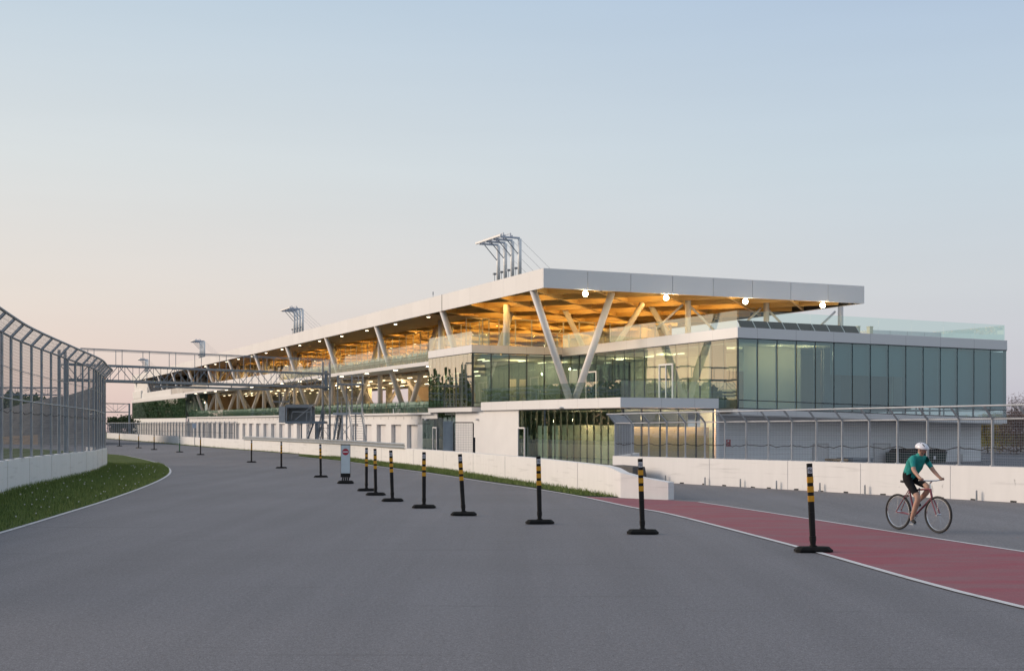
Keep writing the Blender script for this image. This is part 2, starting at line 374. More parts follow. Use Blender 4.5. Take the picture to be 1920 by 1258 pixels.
# track: everything between the left edge and the pit side
track_poly = [(-6.5, -12)] + edge + [(-110, 150), (-110, 300), (10, 300), (10, 60)] + [(G(1253, 937))] + [(14.5, -12)]
track_poly = [(-6.5, -12)] + edge + [(-88, 152), (-80, 170), (-72, 185), (-72, 270), (-20, 280), (60, 130), (60, -12)]
sheet('track', track_poly, M['asphalt'], 0.0)
pit_edge = [G(1253, 937.5), (2.6, 46), (-3, 66), (-12, 96), (-30, 150), (-60, 230)]
sheet('pit_lane', list(reversed(lineB)) + pit_edge + [(-20, 230), (59, 129), (59, -6)], M['pitasphalt'], 0.004)
# red painted run-off between the two lines
cut = [p for p in lineA if p[1] <= G(1088, 931)[1] + 0.01]
sheet('painted_strip', cut + list(reversed(lineB)) + [G(1253, 937.6), G(1163, 934.3)], M['redpaint'], 0.008)
ribbon('track_line', edge, 0.20, M['linepaint'], 0.010)
ribbon('track_line', lineA, 0.105, M['linepaint'], 0.013)
ribbon('track_line', lineB, 0.085, M['linepaint'], 0.013)

# left barrier line (base, track side)
LW = smooth_line([(-9.0, 14.0), (-11.6, 25.0), (-14.54, 36.4), (-15.8, 41.7), (-17.5, 50.5), (-19.0, 58.3), (-20.5, 64.0), (-21.7, 68.6), (-22.8, 71.2), (-24.0, 72.6)], 8)
# pit wall base line, far to near
PW_px = [(200, 822), (300, 830), (400, 838.5), (520, 847.5), (661.6, 859.5), (760, 871), (845, 882), (931, 896), (1030, 911), (1126, 926.5)]
PW = [G(*p) for p in PW_px]
sheet('grass_verge', edge + list(reversed(LW)), M['grass'], 0.018)
sheet('infield', [(x - 0.3, y) for x, y in LW] + [(-86, 140), (-200, 140), (-200, 14)], M['grass'], 0.006)
pitverge = [G(*p) for p in [(560, 855.5), (661, 866), (709, 873.4), (804, 885.6), (910, 901.6), (1000, 914), (1086, 929.5), (1160, 932.5)]] + [G(1126, 925)] + [p for p in reversed(PW[4:-1])] + [G(560, 849)]
sheet('grass_verge', pitverge, M['grass'], 0.018)

farv = [p for p in smooth_line([G(*q) for q in [(200, 822), (300, 830), (400, 838.5), (520, 847.5), (565, 851)]], 4)]
fv2 = [(x - 0.55, y - 0.35) for x, y in farv]
sheet('grass_verge', farv + list(reversed(fv2)), M['grass'], 0.018)
def inside(p, poly):
    c = False; j = len(poly) - 1
    for i in range(len(poly)):
        if (poly[i][1] > p[1]) != (poly[j][1] > p[1]) and p[0] < (poly[j][0] - poly[i][0]) * (p[1] - poly[i][1]) / (poly[j][1] - poly[i][1]) + poly[i][0]: c = not c
        j = i
    return c
def blades(poly, n, hmin, hmax, box, name, label, near=0.0):
    mb = MB(); k = 0; tries = 0
    while k < n and tries < n * 40:
        tries += 1
        x = random.uniform(box[0], box[1]); y = random.uniform(box[2], box[3])
        if not inside((x, y), poly): continue
        k += 1
        h = random.uniform(hmin, hmax); w = random.uniform(0.006, 0.014); t = random.uniform(0, 6.28); l = random.uniform(0.1, 0.6) * h
        c, s_ = math.cos(t) * w, math.sin(t) * w; z = gz(y) + 0.012
        t2 = random.uniform(0, 6.28)
        mb.add([(x - c, y - s_, z), (x + c, y + s_, z), (x + math.cos(t2) * l, y + math.sin(t2) * l, z + h)], [(0, 1, 2)])
    o = mb.build(name, M['grassblade']); tag(o, label, 'grass', kind='stuff'); return o
lv = [p for p in edge if 10 < p[1] < 112] + list(reversed(LW))
blades(lv, 42000, 0.05, 0.13, (-32, -8, 20, 76), 'grass', 'green grass on the left verge between white barrier and track edge')
# taller fringe against the left barrier
fr = [(x, y) for x, y in LW if 24 < y < 74]
mb = MB()
for i in range(len(fr) - 1):
    for k in range(120):
        t = random.random(); x = fr[i][0] + (fr[i + 1][0] - fr[i][0]) * t + random.uniform(0.0, 0.35); y = fr[i][1] + (fr[i + 1][1] - fr[i][1]) * t
        h = random.uniform(0.08, 0.26); w = 0.012; a = random.uniform(0, 6.28); b = random.uniform(0, 6.28)
        mb.add([(x - w * math.cos(a), y - w * math.sin(a), 0.01), (x + w * math.cos(a), y + w * math.sin(a), 0.01), (x + 0.08 * math.cos(b), y + 0.08 * math.sin(b), h)], [(0, 1, 2)])
tag(mb.build('grass', M['grassblade']), 'taller grass fringe growing along the foot of the left white barrier', 'grass', kind='stuff')
blades(farv + list(reversed(fv2)), 6000, 0.08, 0.2, (-90, -8, 80, 215), 'grass', 'thin far line of grass along the foot of the distant pit wall')
blades(pitverge, 16000, 0.05, 0.16, (-18, 6, 34, 92), 'grass', 'narrow green grass strip along the foot of the pit wall')
mb = MB(); k = 0
while k < 95:
    x = random.uniform(-24, -9); y = random.uniform(24, 70)
    if inside((x, y), lv):
        k += 1; mb.ball((x, y, random.uniform(0.08, 0.16)), random.uniform(0.015, 0.025), 6, 4)
tag(mb.build('dandelion_heads', M['dandelion']), 'white dandelion heads dotted over the left grass verge', 'flowers', kind='stuff')

# bank behind the left fence
bk = [(p_, y_, d_ + 62) for p_, y_, d_ in [(-260, 786, 118), (-150, 782, 112), (-60, 776, 106), (0, 768, 100), (36, 759, 97), (71, 751, 95), (102, 743.5, 94), (127, 741, 93), (159, 731, 92), (176, 725, 91), (185, 721, 90)]]
mb = MB(); rows = []
for px, py, d in bk:
    X = ray(px) * d; zt = CH + (H - py) * d / F
    k_ = ray(px); rows.append([(k_ * (d - 12), d - 12, gz(d - 12) - 0.2), (k_ * (d - 6.5), d - 6.5, zt * 0.28), (k_ * (d - 2.5), d - 2.5, zt * 0.82), (X, d, zt), (k_ * (d + 4), d + 4, zt * 0.97), (k_ * (d + 16), d + 16, gz(d + 16) - 0.3)])
for i in range(len(rows) - 1):
    for j in range(5):
        mb.m = 1 if (j == 0 and bk[i][0] < 60) else 0
        mb.add([rows[i][j], rows[i + 1][j], rows[i + 1][j + 1], rows[i][j + 1]], [(0, 1, 2, 3)])
mb.m = 0; mb.add(rows[-1], [(0, 1, 2, 3, 4, 5)])
structure(mb.build('embankment', [M['bank'], M['sand']]))

# ------------------------------------------------------------------ barriers
def wall_from_line(mb, pts, h, t, side=1, z0=-0.05, joint=None):
    # solid wall along a base line; side = +1 puts thickness to the left of travel
    base = [Vector(p) for p in pts]; off = []
    for i in range(len(base)):
        d = (base[min(i + 1, len(base) - 1)] - base[max(i - 1, 0)]).normalized(); off.append(Vector((-d.y, d.x)) * t * side)
    hs = h if isinstance(h, (list, tuple)) else [h] * len(base)
    for i in range(len(base) - 1):
        a, b = base[i], base[i + 1]; c, d = b + off[i + 1], a + off[i]
        bot = [(p.x, p.y, gz(p.y) + z0) for p in (a, b, c, d)]
        top = [(p.x, p.y, gz(p.y) + hh) for p, hh in ((a, hs[i]), (b, hs[i + 1]), (c, hs[i + 1]), (d, hs[i]))]
        mb.hexa(bot, top)
def resample(pts, step):
    out = [Vector(pts[0])]; acc = 0
    for i in range(len(pts) - 1):
        a = Vector(pts[i]); b = Vector(pts[i + 1]); L = (b - a).length
        if L < 1e-6: continue
        s = step - acc
        while s <= L: out.append(a + (b - a) * s / L); s += step
        acc = L - (s - step)
    return [(p.x, p.y) for p in out]
left_wall = thing('barrier_wall', (LW[16][0], LW[16][1], 0), 'long white concrete barrier curving under the tall left fence beside the grass verge', 'barrier')
lw = resample(LW, 0.5)
mb = MB(); wall_from_line(mb, lw, 1.02, 0.30, 1); mb.build('wall', M['barriershade'], left_wall)
mb = MB()
for i in range(4, len(lw) - 1, 9):
    p = Vector(lw[i]); d = (Vector(lw[i + 1]) - p).normalized(); n = Vector((d.y, -d.x))
    q = p + n * 0.003
    mb.bar((q.x, q.y, 0.0), (q.x, q.y, 1.0), 0.012, 0.012)
mb.build('joint', M['jamb'], left_wall)

pit_wall = thing('barrier_wall', (*G(900, 892), 0), 'long low white pit wall running beside the track with a grass strip at its foot', 'barrier')
mb = MB(); pws = smooth_line(PW, 6)
wall_from_line(mb, pws, [0.93] * (len(pws) - 10) + [0.93 - 0.008 * i for i in range(10)], 0.28, 1); mb.build('wall', M['barrier'], pit_wall)
end_px = [(1126, 926.5), (1146, 930), (1163.6, 933), (1198.6, 934.8), (1253, 937)]
top_px = [871.8, 877, 886, 894.5, 904]
ep = [G(*p) for p in end_px]; eh = [CH - (ty - H) * p[1] / F for ty, p in zip(top_px, ep)]
mb = MB(); wall_from_line(mb, ep, eh, 0.28, 1); mb.build('tapered_end', M['barrier'], pit_wall)
mb = MB()
for i in range(3, len(pws), 4):
    p = Vector(pws[i]); q = p + Vector((-0.003, -0.006)); mb.bar((q.x, q.y, gz(p.y)), (q.x, q.y, gz(p.y) + 0.9), 0.012, 0.012)
mb.build('joint', M['jamb'], pit_wall)

# right pit-exit wall
RWl = [(20.5, 20.7), (13.33, 33.33), (5.65, 46.8), (3.92, 49.85)]
RWr = resample([RWl[3], RWl[0]], 0.5)
right_wall = thing('barrier_wall', (8.5, 41.8, 0), 'white concrete wall under the pale mesh fence on the right beyond the cyclist', 'barrier')
mb = MB(); wall_from_line(mb, RWr, 0.93, 0.28, 1); mb.build('wall', M['barrier'], right_wall)
mb = MB(); wall_from_line(mb, [(4.0, 50.0), (4.75, 53.5), (5.4, 57)], 0.93, 0.28, -1); mb.build('return_wall', M['barrier'], right_wall)
dR = (Vector(RWl[0]) - Vector(RWl[3])).normalized(); nR = Vector((dR.y, -dR.x))
if nR.x > 0: nR = -nR
def rp(s, off=0.0): p = Vector(RWl[3]) + dR * s + nR * off; return p
for s in [3.2, 4.3, 5.6, 6.7, 8.2, 9.0, 10.3, 11.4, 12.5, 14.0, 14.9, 16.2, 17.3, 18.6, 19.6]:
    mb = MB(); l = random.uniform(0.16, 0.24); p0 = rp(s, 0.004); p1 = rp(s + l, 0.004); hh = random.uniform(0.035, 0.055)
    q = [p0, p1, p1 - nR * 0.03, p0 - nR * 0.03]
    mb.hexa([(k.x, k.y, 0.005) for k in q], [(k.x, k.y, hh + random.uniform(-0.01, 0.01)) for k in q])
    mb.build('drain_slot', M['dark'], right_wall)
mb = MB()
for s in [2.0, 6.0, 10.0, 13.2, 16.6, 19.9]:
    p = rp(s, 0.003); mb.bar((p.x, p.y, 0.0), (p.x, p.y, 0.92), 0.012, 0.012)
mb.build('joint', M['jamb'], right_wall)
for i, s in enumerate([1.7, 3.6, 5.9, 7.8, 9.6, 11.6, 13.5, 15.6, 17.6, 19.2]):
    p = rp(s, 0.12); mb = MB(); mb.tube((p.x, p.y, 0), (p.x, p.y, 0.26), 0.028, 0.024, 8); mb.ball((p.x, p.y, 0.26), 0.026, 8, 5)
    tag(mb.build('steel_peg', M['greymetal']), 'short grey steel peg standing at the foot of the right white wall', 'peg', 'pegs along the right wall')
bl = thing('concrete_block', (4.3, 45.6, 0), 'dark grey concrete block between the tapered pit wall end and right wall', 'block')
mb = MB(); p = Vector((3.75, 48.0)); q = Vector((4.42, 46.9)); n = Vector((0.6, 0.4))
mb.hexa([(p.x, p.y, 0), (q.x, q.y, 0), (q.x + n.x, q.y + n.y, 0), (p.x + n.x, p.y + n.y, 0)], [(p.x, p.y, 0.62), (q.x, q.y, 0.58), (q.x + n.x * .8, q.y + n.y * .8, 0.58), (p.x + n.x * .8, p.y + n.y * .8, 0.62)])
mb.build('block', M['concrete'], bl)

# ------------------------------------------------------------------ debris fences
def fence(line, step, z0, zb, zt, lean, cell_h, cell_v, pw, name_loc, label, postmat, wiremat, rails, ground=True, back=0.1, wr=0.0035):
    root = thing('debris_fence', name_loc, label, 'fence')
    P = [Vector(p) for p in line]; nrm = []
    for i in range(len(P)):
        d = (P[min(i + 1, len(P) - 1)] - P[max(i - 1, 0)]).normalized(); nrm.append(Vector((d.y, -d.x)))
    def lerp(s):
        # s = arc length -> (point, outward normal toward the track)
        acc = 0
        for i in range(len(P) - 1):
            L = (P[i + 1] - P[i]).length
            if s <= acc + L or i == len(P) - 2:
                t = (s - acc) / L; return P[i].lerp(P[i + 1], t), nrm[i].lerp(nrm[i + 1], t).normalized()
            acc += L
    total = sum((P[i + 1] - P[i]).length for i in range(len(P) - 1))
    def pos(s, z):
        p, n = lerp(s); q = p - n * back; zz = gz(p.y)
        if z > zb: q = q + n * lean * (z - zb) / (zt - zb)
        return Vector((q.x, q.y, zz + z))
    s = 0.02; k = 0
    while s < total:
        mb = MB(); mb.bar(pos(s, z0), pos(s, zb), pw, pw * 0.9, up=(1, 0, 0)); mb.bar(pos(s, zb), pos(s, zt), pw, pw * 0.9, up=(1, 0, 0))
        p = pos(s, z0); mb.box(p.x - pw, p.x + pw, p.y - pw, p.y + pw, p.z - 0.0, p.z + 0.03)
        mb.build('post', postmat, root); s += step; k += 1
    segs = int(total / 0.5)
    for z, r in rails:
        mb = MB()
        for i in range(segs): mb.tube(pos(total * i / segs, z), pos(total * (i + 1) / segs, z), r, n=6)
        mb.build('rail', postmat, root)
    mb = MB(); z = z0 + 0.02
    off = 0.0
    while z < zt:
        for i in range(segs): mb.tube(pos(total * i / segs, z), pos(total * (i + 1) / segs, z), wr, n=3)
        z += cell_h
    s = 0
    while s < total:
        mb.tube(pos(s, z0), pos(s, zb), wr, n=3); mb.tube(pos(s, zb), pos(s, zt), wr, n=3); s += cell_v
    mb.build('wire_mesh', wiremat, root)
    # loose cable with sag between posts
    mb = MB(); zc = z0 + (zb - z0) * 0.40; s = 0.02
    while s + step < total:
        prev = None
        for i in range(7):
            t = i / 6; q = pos(s + step * t, zc - 0.10 * 4 * t * (1 - t) * random.uniform(0.3, 1.0))
            if prev is not None: mb.tube(prev, q, 0.012, n=4)
            prev = q
        s += step
    mb.build('cable', M['dark'], root)
    return root
fence(resample(LW, 0.5), 2.0, 1.02, 4.76, 5.17, 0.37, 0.10, 0.10, 0.075, (LW[16][0], LW[16][1], 1.02),
      'tall dark grey mesh fence on the left barrier with posts bent over the track', M['fencemetal'], M['wire'], [(4.76, 0.035), (5.17, 0.04), (2.86, 0.03), (3.8, 0.012)], wr=0.0034)
fence(RWr, 1.12, 0.93, 2.20, 2.55, 0.36, 0.072, 0.072, 0.06, (8.5, 41.8, 0.93),
      'pale mesh fence with bent top arms standing on the right white wall', M['fencepale'], M['wirepale'], [(2.20, 0.024), (2.55, 0.026)], wr=0.0036)
fence([(3.95, 49.9), (4.65, 53.4), (5.3, 57)][::-1], 1.0, 0.93, 2.20, 2.55, 0.36, 0.06, 0.06, 0.06, (4.5, 53, 0.93),
      'short return of pale mesh fence beside the green ground floor glazing', M['fencepale'], M['wirepale'], [(2.20, 0.024), (2.55, 0.026)], wr=0.0036)
far_line = [p for p in smooth_line(PW, 8)]
cutp = [p for p in far_line if p[1] > G(465, 842.5)[1]]
fence(cutp, 2.1, 0.93, 2.48, 2.60, -0.05, 0.12, 0.12, 0.09, (cutp[-1][0], cutp[-1][1], 0.93),
      'low grey mesh fence on the far stretch of the pit wall before the garages', M['greymetal'], M['wire'], [(2.48, 0.03)], wr=0.0045, back=0.14)

# guard rail on the pit wall
gr_pts = [p for p in far_line if G(760, 871)[1] - 0.5 <= p[1] <= G(465, 842.5)[1] + 0.5]
gr = thing('guard_rail', (gr_pts[len(gr_pts) // 2][0], gr_pts[len(gr_pts) // 2][1], 0.93), 'galvanised guard rail bolted along the top of the pit wall below the stairs', 'guard rail')
mb = MB()
prof = [(0.0, 0.0), (0.05, 0.045), (0.05, 0.10), (0.0, 0.15), (0.0, 0.19), (0.05, 0.235), (0.05, 0.29), (0.0, 0.33)]
for i in range(len(gr_pts) - 1):
    a, b = Vector(gr_pts[i]), Vector(gr_pts[i + 1]); d = (b - a).normalized(); n = Vector((-d.y, d.x)); n = n if n.x < 0 else -n
    for j in range(len(prof) - 1):
        def q(p, k, back=0): v = p + n * (prof[k][0] + 0.03 - back); return (v.x, v.y, gz(p.y) + 0.90 + prof[k][1])
        mb.add([q(a, j), q(b, j), q(b, j + 1), q(a, j + 1), q(a, j, .02), q(b, j, .02), q(b, j + 1, .02), q(a, j + 1, .02)], [(0, 1, 2, 3), (7, 6, 5, 4), (0, 3, 7, 4), (1, 5, 6, 2)])
mb.build('rail', M['galv'], gr)
for i in range(0, len(gr_pts), 3):
    p = gr_pts[i]; mb = MB(); mb.box(p[0] - 0.05, p[0] + 0.05, p[1] + 0.02, p[1] + 0.16, gz(p[1]) + 0.92, gz(p[1]) + 1.18); mb.build('bracket', M['galv'], gr)

# ------------------------------------------------------------------ the paddock building (local a, b, z -> world through W)
bld = thing('paddock_building', tuple(W(85, 40, 0) - Vector((0, 0, SU * 15))), 'long white and glass paddock building with timber roof on slanted columns', 'building')
BT, PB = 32.75, 33.16
A0, A1, AE = 60.95, 83.74, 275.0
RA0, RB0, RB1 = 71.4, 33.02, 57.4
def zbox(base, slope): return lambda b: base + slope * (b - 40.2)
def slab(name, mat, a0, a1, b0, b1, z0, z1, parent=bld):
    return MB(W).box(a0, a1, b0, b1, z0, z1).build(name, mat, parent)

# roof: panels round the edge over a dark carcass
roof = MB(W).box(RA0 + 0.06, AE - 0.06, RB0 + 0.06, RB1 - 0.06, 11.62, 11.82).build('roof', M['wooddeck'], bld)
mb = MB(W); n = 8; w = (RB1 - RB0) / n
for i in range(n): mb.box(RA0, RA0 + 0.10, RB0 + i * w + (0.018 if i else 0), RB0 + (i + 1) * w - (0.018 if i < n - 1 else 0), 10.72, 11.92)
a = RA0 + 0.11
while a < AE - 0.1:
    a2 = min(a + 2.056, AE - 0.1); g = 0.012
    mb.box(a + g, a2, RB0, RB0 + 0.10, 10.72, 11.92)
    mb.box(a + g, a2, RB1 - 0.10, RB1, 10.72, 11.92); a = a2
mb.box(AE - 0.1, AE, RB0, RB1, 10.72, 11.92)
mb.build('fascia', M['panel'], roof)
mb = MB(W); mb.box(RA0 + 0.101, RA0 + 0.13, RB0 + 0.11, RB1 - 0.11, 10.74, 11.9); mb.box(RA0 + 0.12, AE - 0.12, RB0 + 0.101, RB0 + 0.13, 10.74, 11.9); mb.box(RA0 + 0.12, AE - 0.12, RB1 - 0.13, RB1 - 0.101, 10.74, 11.9)
mb.build('fascia_backing', M['dark'], roof)
MB(W).box(RA0 + 0.2, AE - 0.2, RB0 + 0.2, RB1 - 0.2, 11.83, 11.87).build('roofing', M['concrete'], roof)
# joint with a white rainwater post at the pit end
MB(W).box(89.35, 89.42, RB0 - 0.012, RB0 - 0.002, 10.72, 11.93).build('expansion_joint', M['dark'], roof)

# glulam lattice: two families of deep diagonal beams
def clip(p, d, a0, a1, b0, b1):
    t0, t1 = -1e9, 1e9
    for c, k, lo, hi in ((p[0], d[0], a0, a1), (p[1], d[1], b0, b1)):
        if abs(k) < 1e-9: continue
        x, y = sorted(((lo - c) / k, (hi - c) / k)); t0 = max(t0, x); t1 = min(t1, y)
    return (t0, t1) if t1 - t0 > 0.6 else None
for sgn in (1, -1):
    for k in range(-6, 50):
        p = (73.5 + k * 5.483, 33.2 if sgn > 0 else 57.2); d = (8.225 * 1.0, sgn * 12.0 * 0.62)
        L = math.hypot(*d); d = (d[0] / L, d[1] / L)
        t = clip(p, d, RA0 + 0.4, min(AE - 0.4, 190), RB0 + 0.4, RB1 - 0.4)
        if t is None: continue
        q0 = (p[0] + d[0] * t[0], p[1] + d[1] * t[0]); q1 = (p[0] + d[0] * t[1], p[1] + d[1] * t[1])
        zc = 11.20 if sgn > 0 else 11.23
        mb = MB(W); mb.bar((q0[0], q0[1], zc), (q1[0], q1[1], zc), 0.18, 0.86); mb.build('roof_beam', M['wood'], bld)
# edge soffit boards along the long overhang
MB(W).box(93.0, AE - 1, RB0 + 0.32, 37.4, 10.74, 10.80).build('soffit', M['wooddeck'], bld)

# V columns and mid-bay posts
planes = [73.5 + 16.45 * k for k in range(0, 13)]
def ztop(a): return 10.84
for i, ap in enumerate(planes):
    zb = 3.25 if i else 3.82
    for bb in (33.25, 38.85):
        mb = MB(W); mb.tube((ap, 36.03 + (0.16 if bb > 36 else -0.16), zb), (ap, bb, ztop(ap)), 0.235, 0.235, 14); mb.build('v_column', M['colpaint'], bld, True)
    mb = MB(W); mb.box(ap - 0.25, ap + 0.25, 35.6, 36.5, zb - 0.02, zb + 0.10); mb.build('column_foot', M['colpaint'], bld)
for i, ap in enumerate(planes[:-1]):
    z0 = 7.25 if i == 0 else 3.25
    mb = MB(W); mb.tube((ap + 8.22 if i else 84.6, 36.2, z0), (ap + 8.22 if i else 84.6, 36.2, 10.9), 0.24, 0.24, 14); mb.build('post', M['colpaint'], bld, True)
    # second row deeper in the plan
    if i >= 1:
        for bb in (41.5, 46.5):
            mb = MB(W); mb.tube((ap, 44 + (0.15 if bb > 44 else -0.15), 3.25), (ap, bb, 7.0), 0.2, 0.2, 10); mb.build('v_column', M['colpaint'], bld, True)
# posts and braces under the free end of the roof
for px in (1290, 1437, 1576):
    ap = 76.0; bb = b_at(px, ap)
    mb = MB(W); mb.tube((ap, bb, 7.7), (ap, bb, 10.95), 0.20, 0.20, 12); mb.build('post', M['colpaint'], bld, True)
    for s_ in (-1, 1):
        if bb + s_ * 2.2 > RB1: continue
        mb = MB(W); mb.tube((ap + 0.3, bb + s_ * 0.25, 10.6), (ap + 0.3, bb + s_ * 2.3, 8.9), 0.085, 0.085, 8); mb.build('brace', M['colpaint'], bld, True)
for (a_, b_, c_) in ((79.5, 42.0, 44.5), (86.0, 43.5, 41.5), (81.0, 48.5, 46.0)):
    mb = MB(W); mb.tube((a_, b_, 7.3), (a_, c_, 10.9), 0.2, 0.2, 10); mb.build('v_column', M['colpaint'], bld, True)

# glazing helper: panes between p0 and p1 (a,b) with z given at each end
def glazing(p0, p1, zb0, zb1, zt0, zt1, n, mat, fmat, mw=0.055, jit=0.004, frame=True, transom=None, name='curtain_wall', proud=0.03, top=True, sub='glass', parent=bld):
    P0, P1 = Vector(p0), Vector(p1); d = (P1 - P0); L = d.length; d.normalize(); nn = Vector((d.y, -d.x))
    # outward normal = away from the middle of the plan
    mid = (P0 + P1) / 2; cen = Vector((90, 45))
    if (mid - cen).dot(nn) < 0: nn = -nn
    fr = MB(W)
    def at(t, z0w, off): q = P0 + d * (L * t) + nn * off; return (q.x, q.y, z0w)
    def zb(t): return zb0 + (zb1 - zb0) * t
    def zt(t): return zt0 + (zt1 - zt0) * t
    if frame:
        for i in range(n + 1):
            t = min(max(i / n, mw / 2 / L), 1 - mw / 2 / L)
            fr.bar(at(t, zb(t), -0.055), at(t, zt(t), -0.055), mw, 0.09, up=(nn.x, nn.y, 0))
        fr.bar(at(0, zb(0) + 0.03, -0.002), at(1, zb(1) + 0.03, -0.002), 0.10, 0.06)
        if top: fr.bar(at(0, zt(0) - 0.03, -0.002), at(1, zt(1) - 0.03, -0.002), 0.10, 0.06)
        if transom:
            for tz in transom: fr.bar(at(0, zb(0) + tz, -0.002), at(1, zb(1) + tz, -0.002), 0.10, 0.05)
    holder = fr.build(name, fmat, parent) if frame else parent
    g = MB(W); rr = random.Random(int(L * 1000) + n)
    for i in range(n):
        e = (mw / 2 + 0.002) / L if frame else 0.008 / L
        t0, t1 = i / n + e, (i + 1) / n - e
        o = [rr.uniform(-jit, jit) + (0.02 if frame else 0) for _ in range(4)]
        A = [at(t0, zb(t0) + 0.02, o[0]), at(t1, zb(t1) + 0.02, o[1]), at(t1, zt(t1) - 0.02, o[2]), at(t0, zt(t0) - 0.02, o[3])]
        Bk = [at(t0, zb(t0) + 0.02, o[0] - 0.018), at(t1, zb(t1) + 0.02, o[1] - 0.018), at(t1, zt(t1) - 0.02, o[2] - 0.018), at(t0, zt(t0) - 0.02, o[3] - 0.018)]
        g.hexa(Bk, A)
    go = g.build(sub, mat, holder)
    return holder

def railing(p0, p1, z0a, z0b, h, n, mat=None, parent=bld):
    return glazing(p0, p1, z0a, z0b, z0a + h, z0b + h, n, mat or M['glassrail'], None, frame=False, jit=0.003, sub='glass_rail', parent=parent)

# --- first floor terrace (near end)
def tz(a): return 3.81
slab('terrace_slab', M['panel'], A0, 81.0, BT, 38.95, 3.255, 3.81)
slab('terrace_slab', M['panel'], 63.6, 81.0, 38.952, 40.15, 3.255, 3.80)
slab('terrace_slab', M['panel'], 81.002, A1 - 0.05, 33.9, 40.15, 3.255, 3.80)
mb = MB(W)
for a_ in [A0 + 2.6 * k for k in range(1, 8)]: mb.box(a_ - 0.01, a_ + 0.01, BT - 0.003, BT, 3.26, 3.805)
for b_ in (BT + 2.55, BT + 4.65): mb.box(A0 - 0.003, A0, b_ - 0.012, b_ + 0.012, 3.26, 3.805)
mb.build('panel_joint', M['jamb'], bld)
railing((A0 + 0.06, BT + 0.06), (81.0, BT + 0.06), 3.81, 3.81, 0.95, 12)
railing((A0 + 0.06, BT + 0.08), (A0 + 0.06, 40.1), 3.81, 3.81, 0.93, 4)

# --- pit box (pit side of the near end)
slab('floor_slab', M['panel'], A1, 92.8, PB, 34.6, 3.20, 3.52)
mb = MB(W); mb.box(A1, 92.8, PB, PB + 0.10, 7.35, 7.90); mb.box(A1, A1 + 0.1, PB + 0.102, 40.2, 7.35, 7.90); mb.box(92.7, 92.8, PB + 0.102, 36, 7.35, 7.90)
mb.build('parapet_band', M['panel'], bld)
mb = MB(W)
for k in range(1, 5): mb.box(A1 - 0.003, A1, PB + k * 1.41 - 0.012, PB + k * 1.41 + 0.012, 7.36, 7.89)
for k in range(1, 5): mb.box(A1 + k * 1.8 - 0.006, A1 + k * 1.8 + 0.006, PB - 0.003, PB, 7.36, 7.89)
mb.build('panel_joint', M['jamb'], bld)
glazing((A1 + 0.05, PB + 0.03), (92.75, PB + 0.03), 3.52, 3.52, 7.35, 7.35, 11, M['glassdark'], M['mull'], 0.014, 0.007)
glazing((A1 + 0.03, PB + 0.12), (A1 + 0.03, 40.2), 3.52, 3.52, 7.35, 7.35, 5, M['glass'], M['mull'], 0.07, 0.004, transom=[0.32])
railing((A1 + 0.05, PB + 0.05), (92.75, PB + 0.05), 7.90, 7.90, 0.98, 7)
railing((A1 + 0.06, PB + 0.07), (A1 + 0.06, 40.2), 7.90, 7.90, 0.95, 5)

# --- end box cantilevered at the near end: its floor line drops a little to the right
BB0, BB1 = 40.2, 60.0
sb, sn = -0.0229, -0.0095
def bx(name, mat, a0, a1, b0, b1, zlo, zhi, slo, shi):
    f0 = lambda b: zlo + slo * (b - BB0); f1 = lambda b: zhi + shi * (b - BB0)
    mb = MB(W); mb.hexa([(a0, b0, f0(b0)), (a1, b0, f0(b0)), (a1, b1, f0(b1)), (a0, b1, f0(b1))], [(a0, b0, f1(b0)), (a1, b0, f1(b0)), (a1, b1, f1(b1)), (a0, b1, f1(b1))])
    return mb.build(name, mat, bld)
bx('floor_slab', M['panel'], A0, A1, BB0, BB1, 2.92, 3.24, sb, sb)
bx('roof_slab', M['panel'], A0 + 0.1, A1 + 6, BB0 + 0.1, BB1, 7.24, 7.70, sn, sn)
bx('parapet_band', M['panel'], A0, A0 + 0.10, BB0, BB1 + 0.02, 7.24, 7.83, sn, sn)
bx('parapet_band', M['panel'], A0 + 0.102, A1, BB0, BB0 + 0.10, 7.24, 7.83, sn, sn)
bx('parapet_band', M['panel'], A0 + 0.102, A1, BB1 - 0.08, BB1 + 0.02, 7.24, 7.83, sn, sn)
mb = MB(W)
for k in range(0, 8):
    b_ = BB0 + 1.32 + 2.64 * k
    if b_ < BB1: mb.box(A0 - 0.003, A0, b_ - 0.014, b_ + 0.014, 7.25 + sn * (b_ - BB0), 7.82 + sn * (b_ - BB0)); mb.box(A0 - 0.003, A0, b_ - 0.010, b_ + 0.010, 2.93 + sb * (b_ - BB0), 3.23 + sb * (b_ - BB0))
for k in range(1, 9): mb.box(A0 + 2.6 * k - 0.008, A0 + 2.6 * k + 0.008, BB0 - 0.003, BB0, 7.25, 7.82)
mb.build('panel_joint', M['jamb'], bld)
glazing((A0 + 0.05, BB0 + 0.05), (A0 + 0.05, BB1), 3.24, 3.24 + sb * 19.8, 7.24, 7.24 + sn * 19.8, 15, M['glassend'], M['mull'], 0.07, 0.003, transom=[0.50])
glazing((A0 + 0.12, BB0 + 0.03), (A1, BB0 + 0.03), 3.24, 3.24, 7.24, 7.24, 17, M['glass'], M['mull'], 0.022, 0.006)
glazing((A0 + 0.12, BB1 - 0.05), (A1, BB1 - 0.05), 3.24 + sb * 19.8, 3.24 + sb * 19.8, 7.05, 7.05, 17, M['glassclear'], M['mull'], 0.06, 0.0)
railing((A0 + 0.06, BB0 + 0.08), (A0 + 0.06, BB1 - 0.1), 7.83, 7.83 + sn * 19.8, 0.98, 8)
railing((A0 + 0.12, BB0 + 0.06), (A1, BB0 + 0.06), 7.83, 7.83, 0.97, 9)
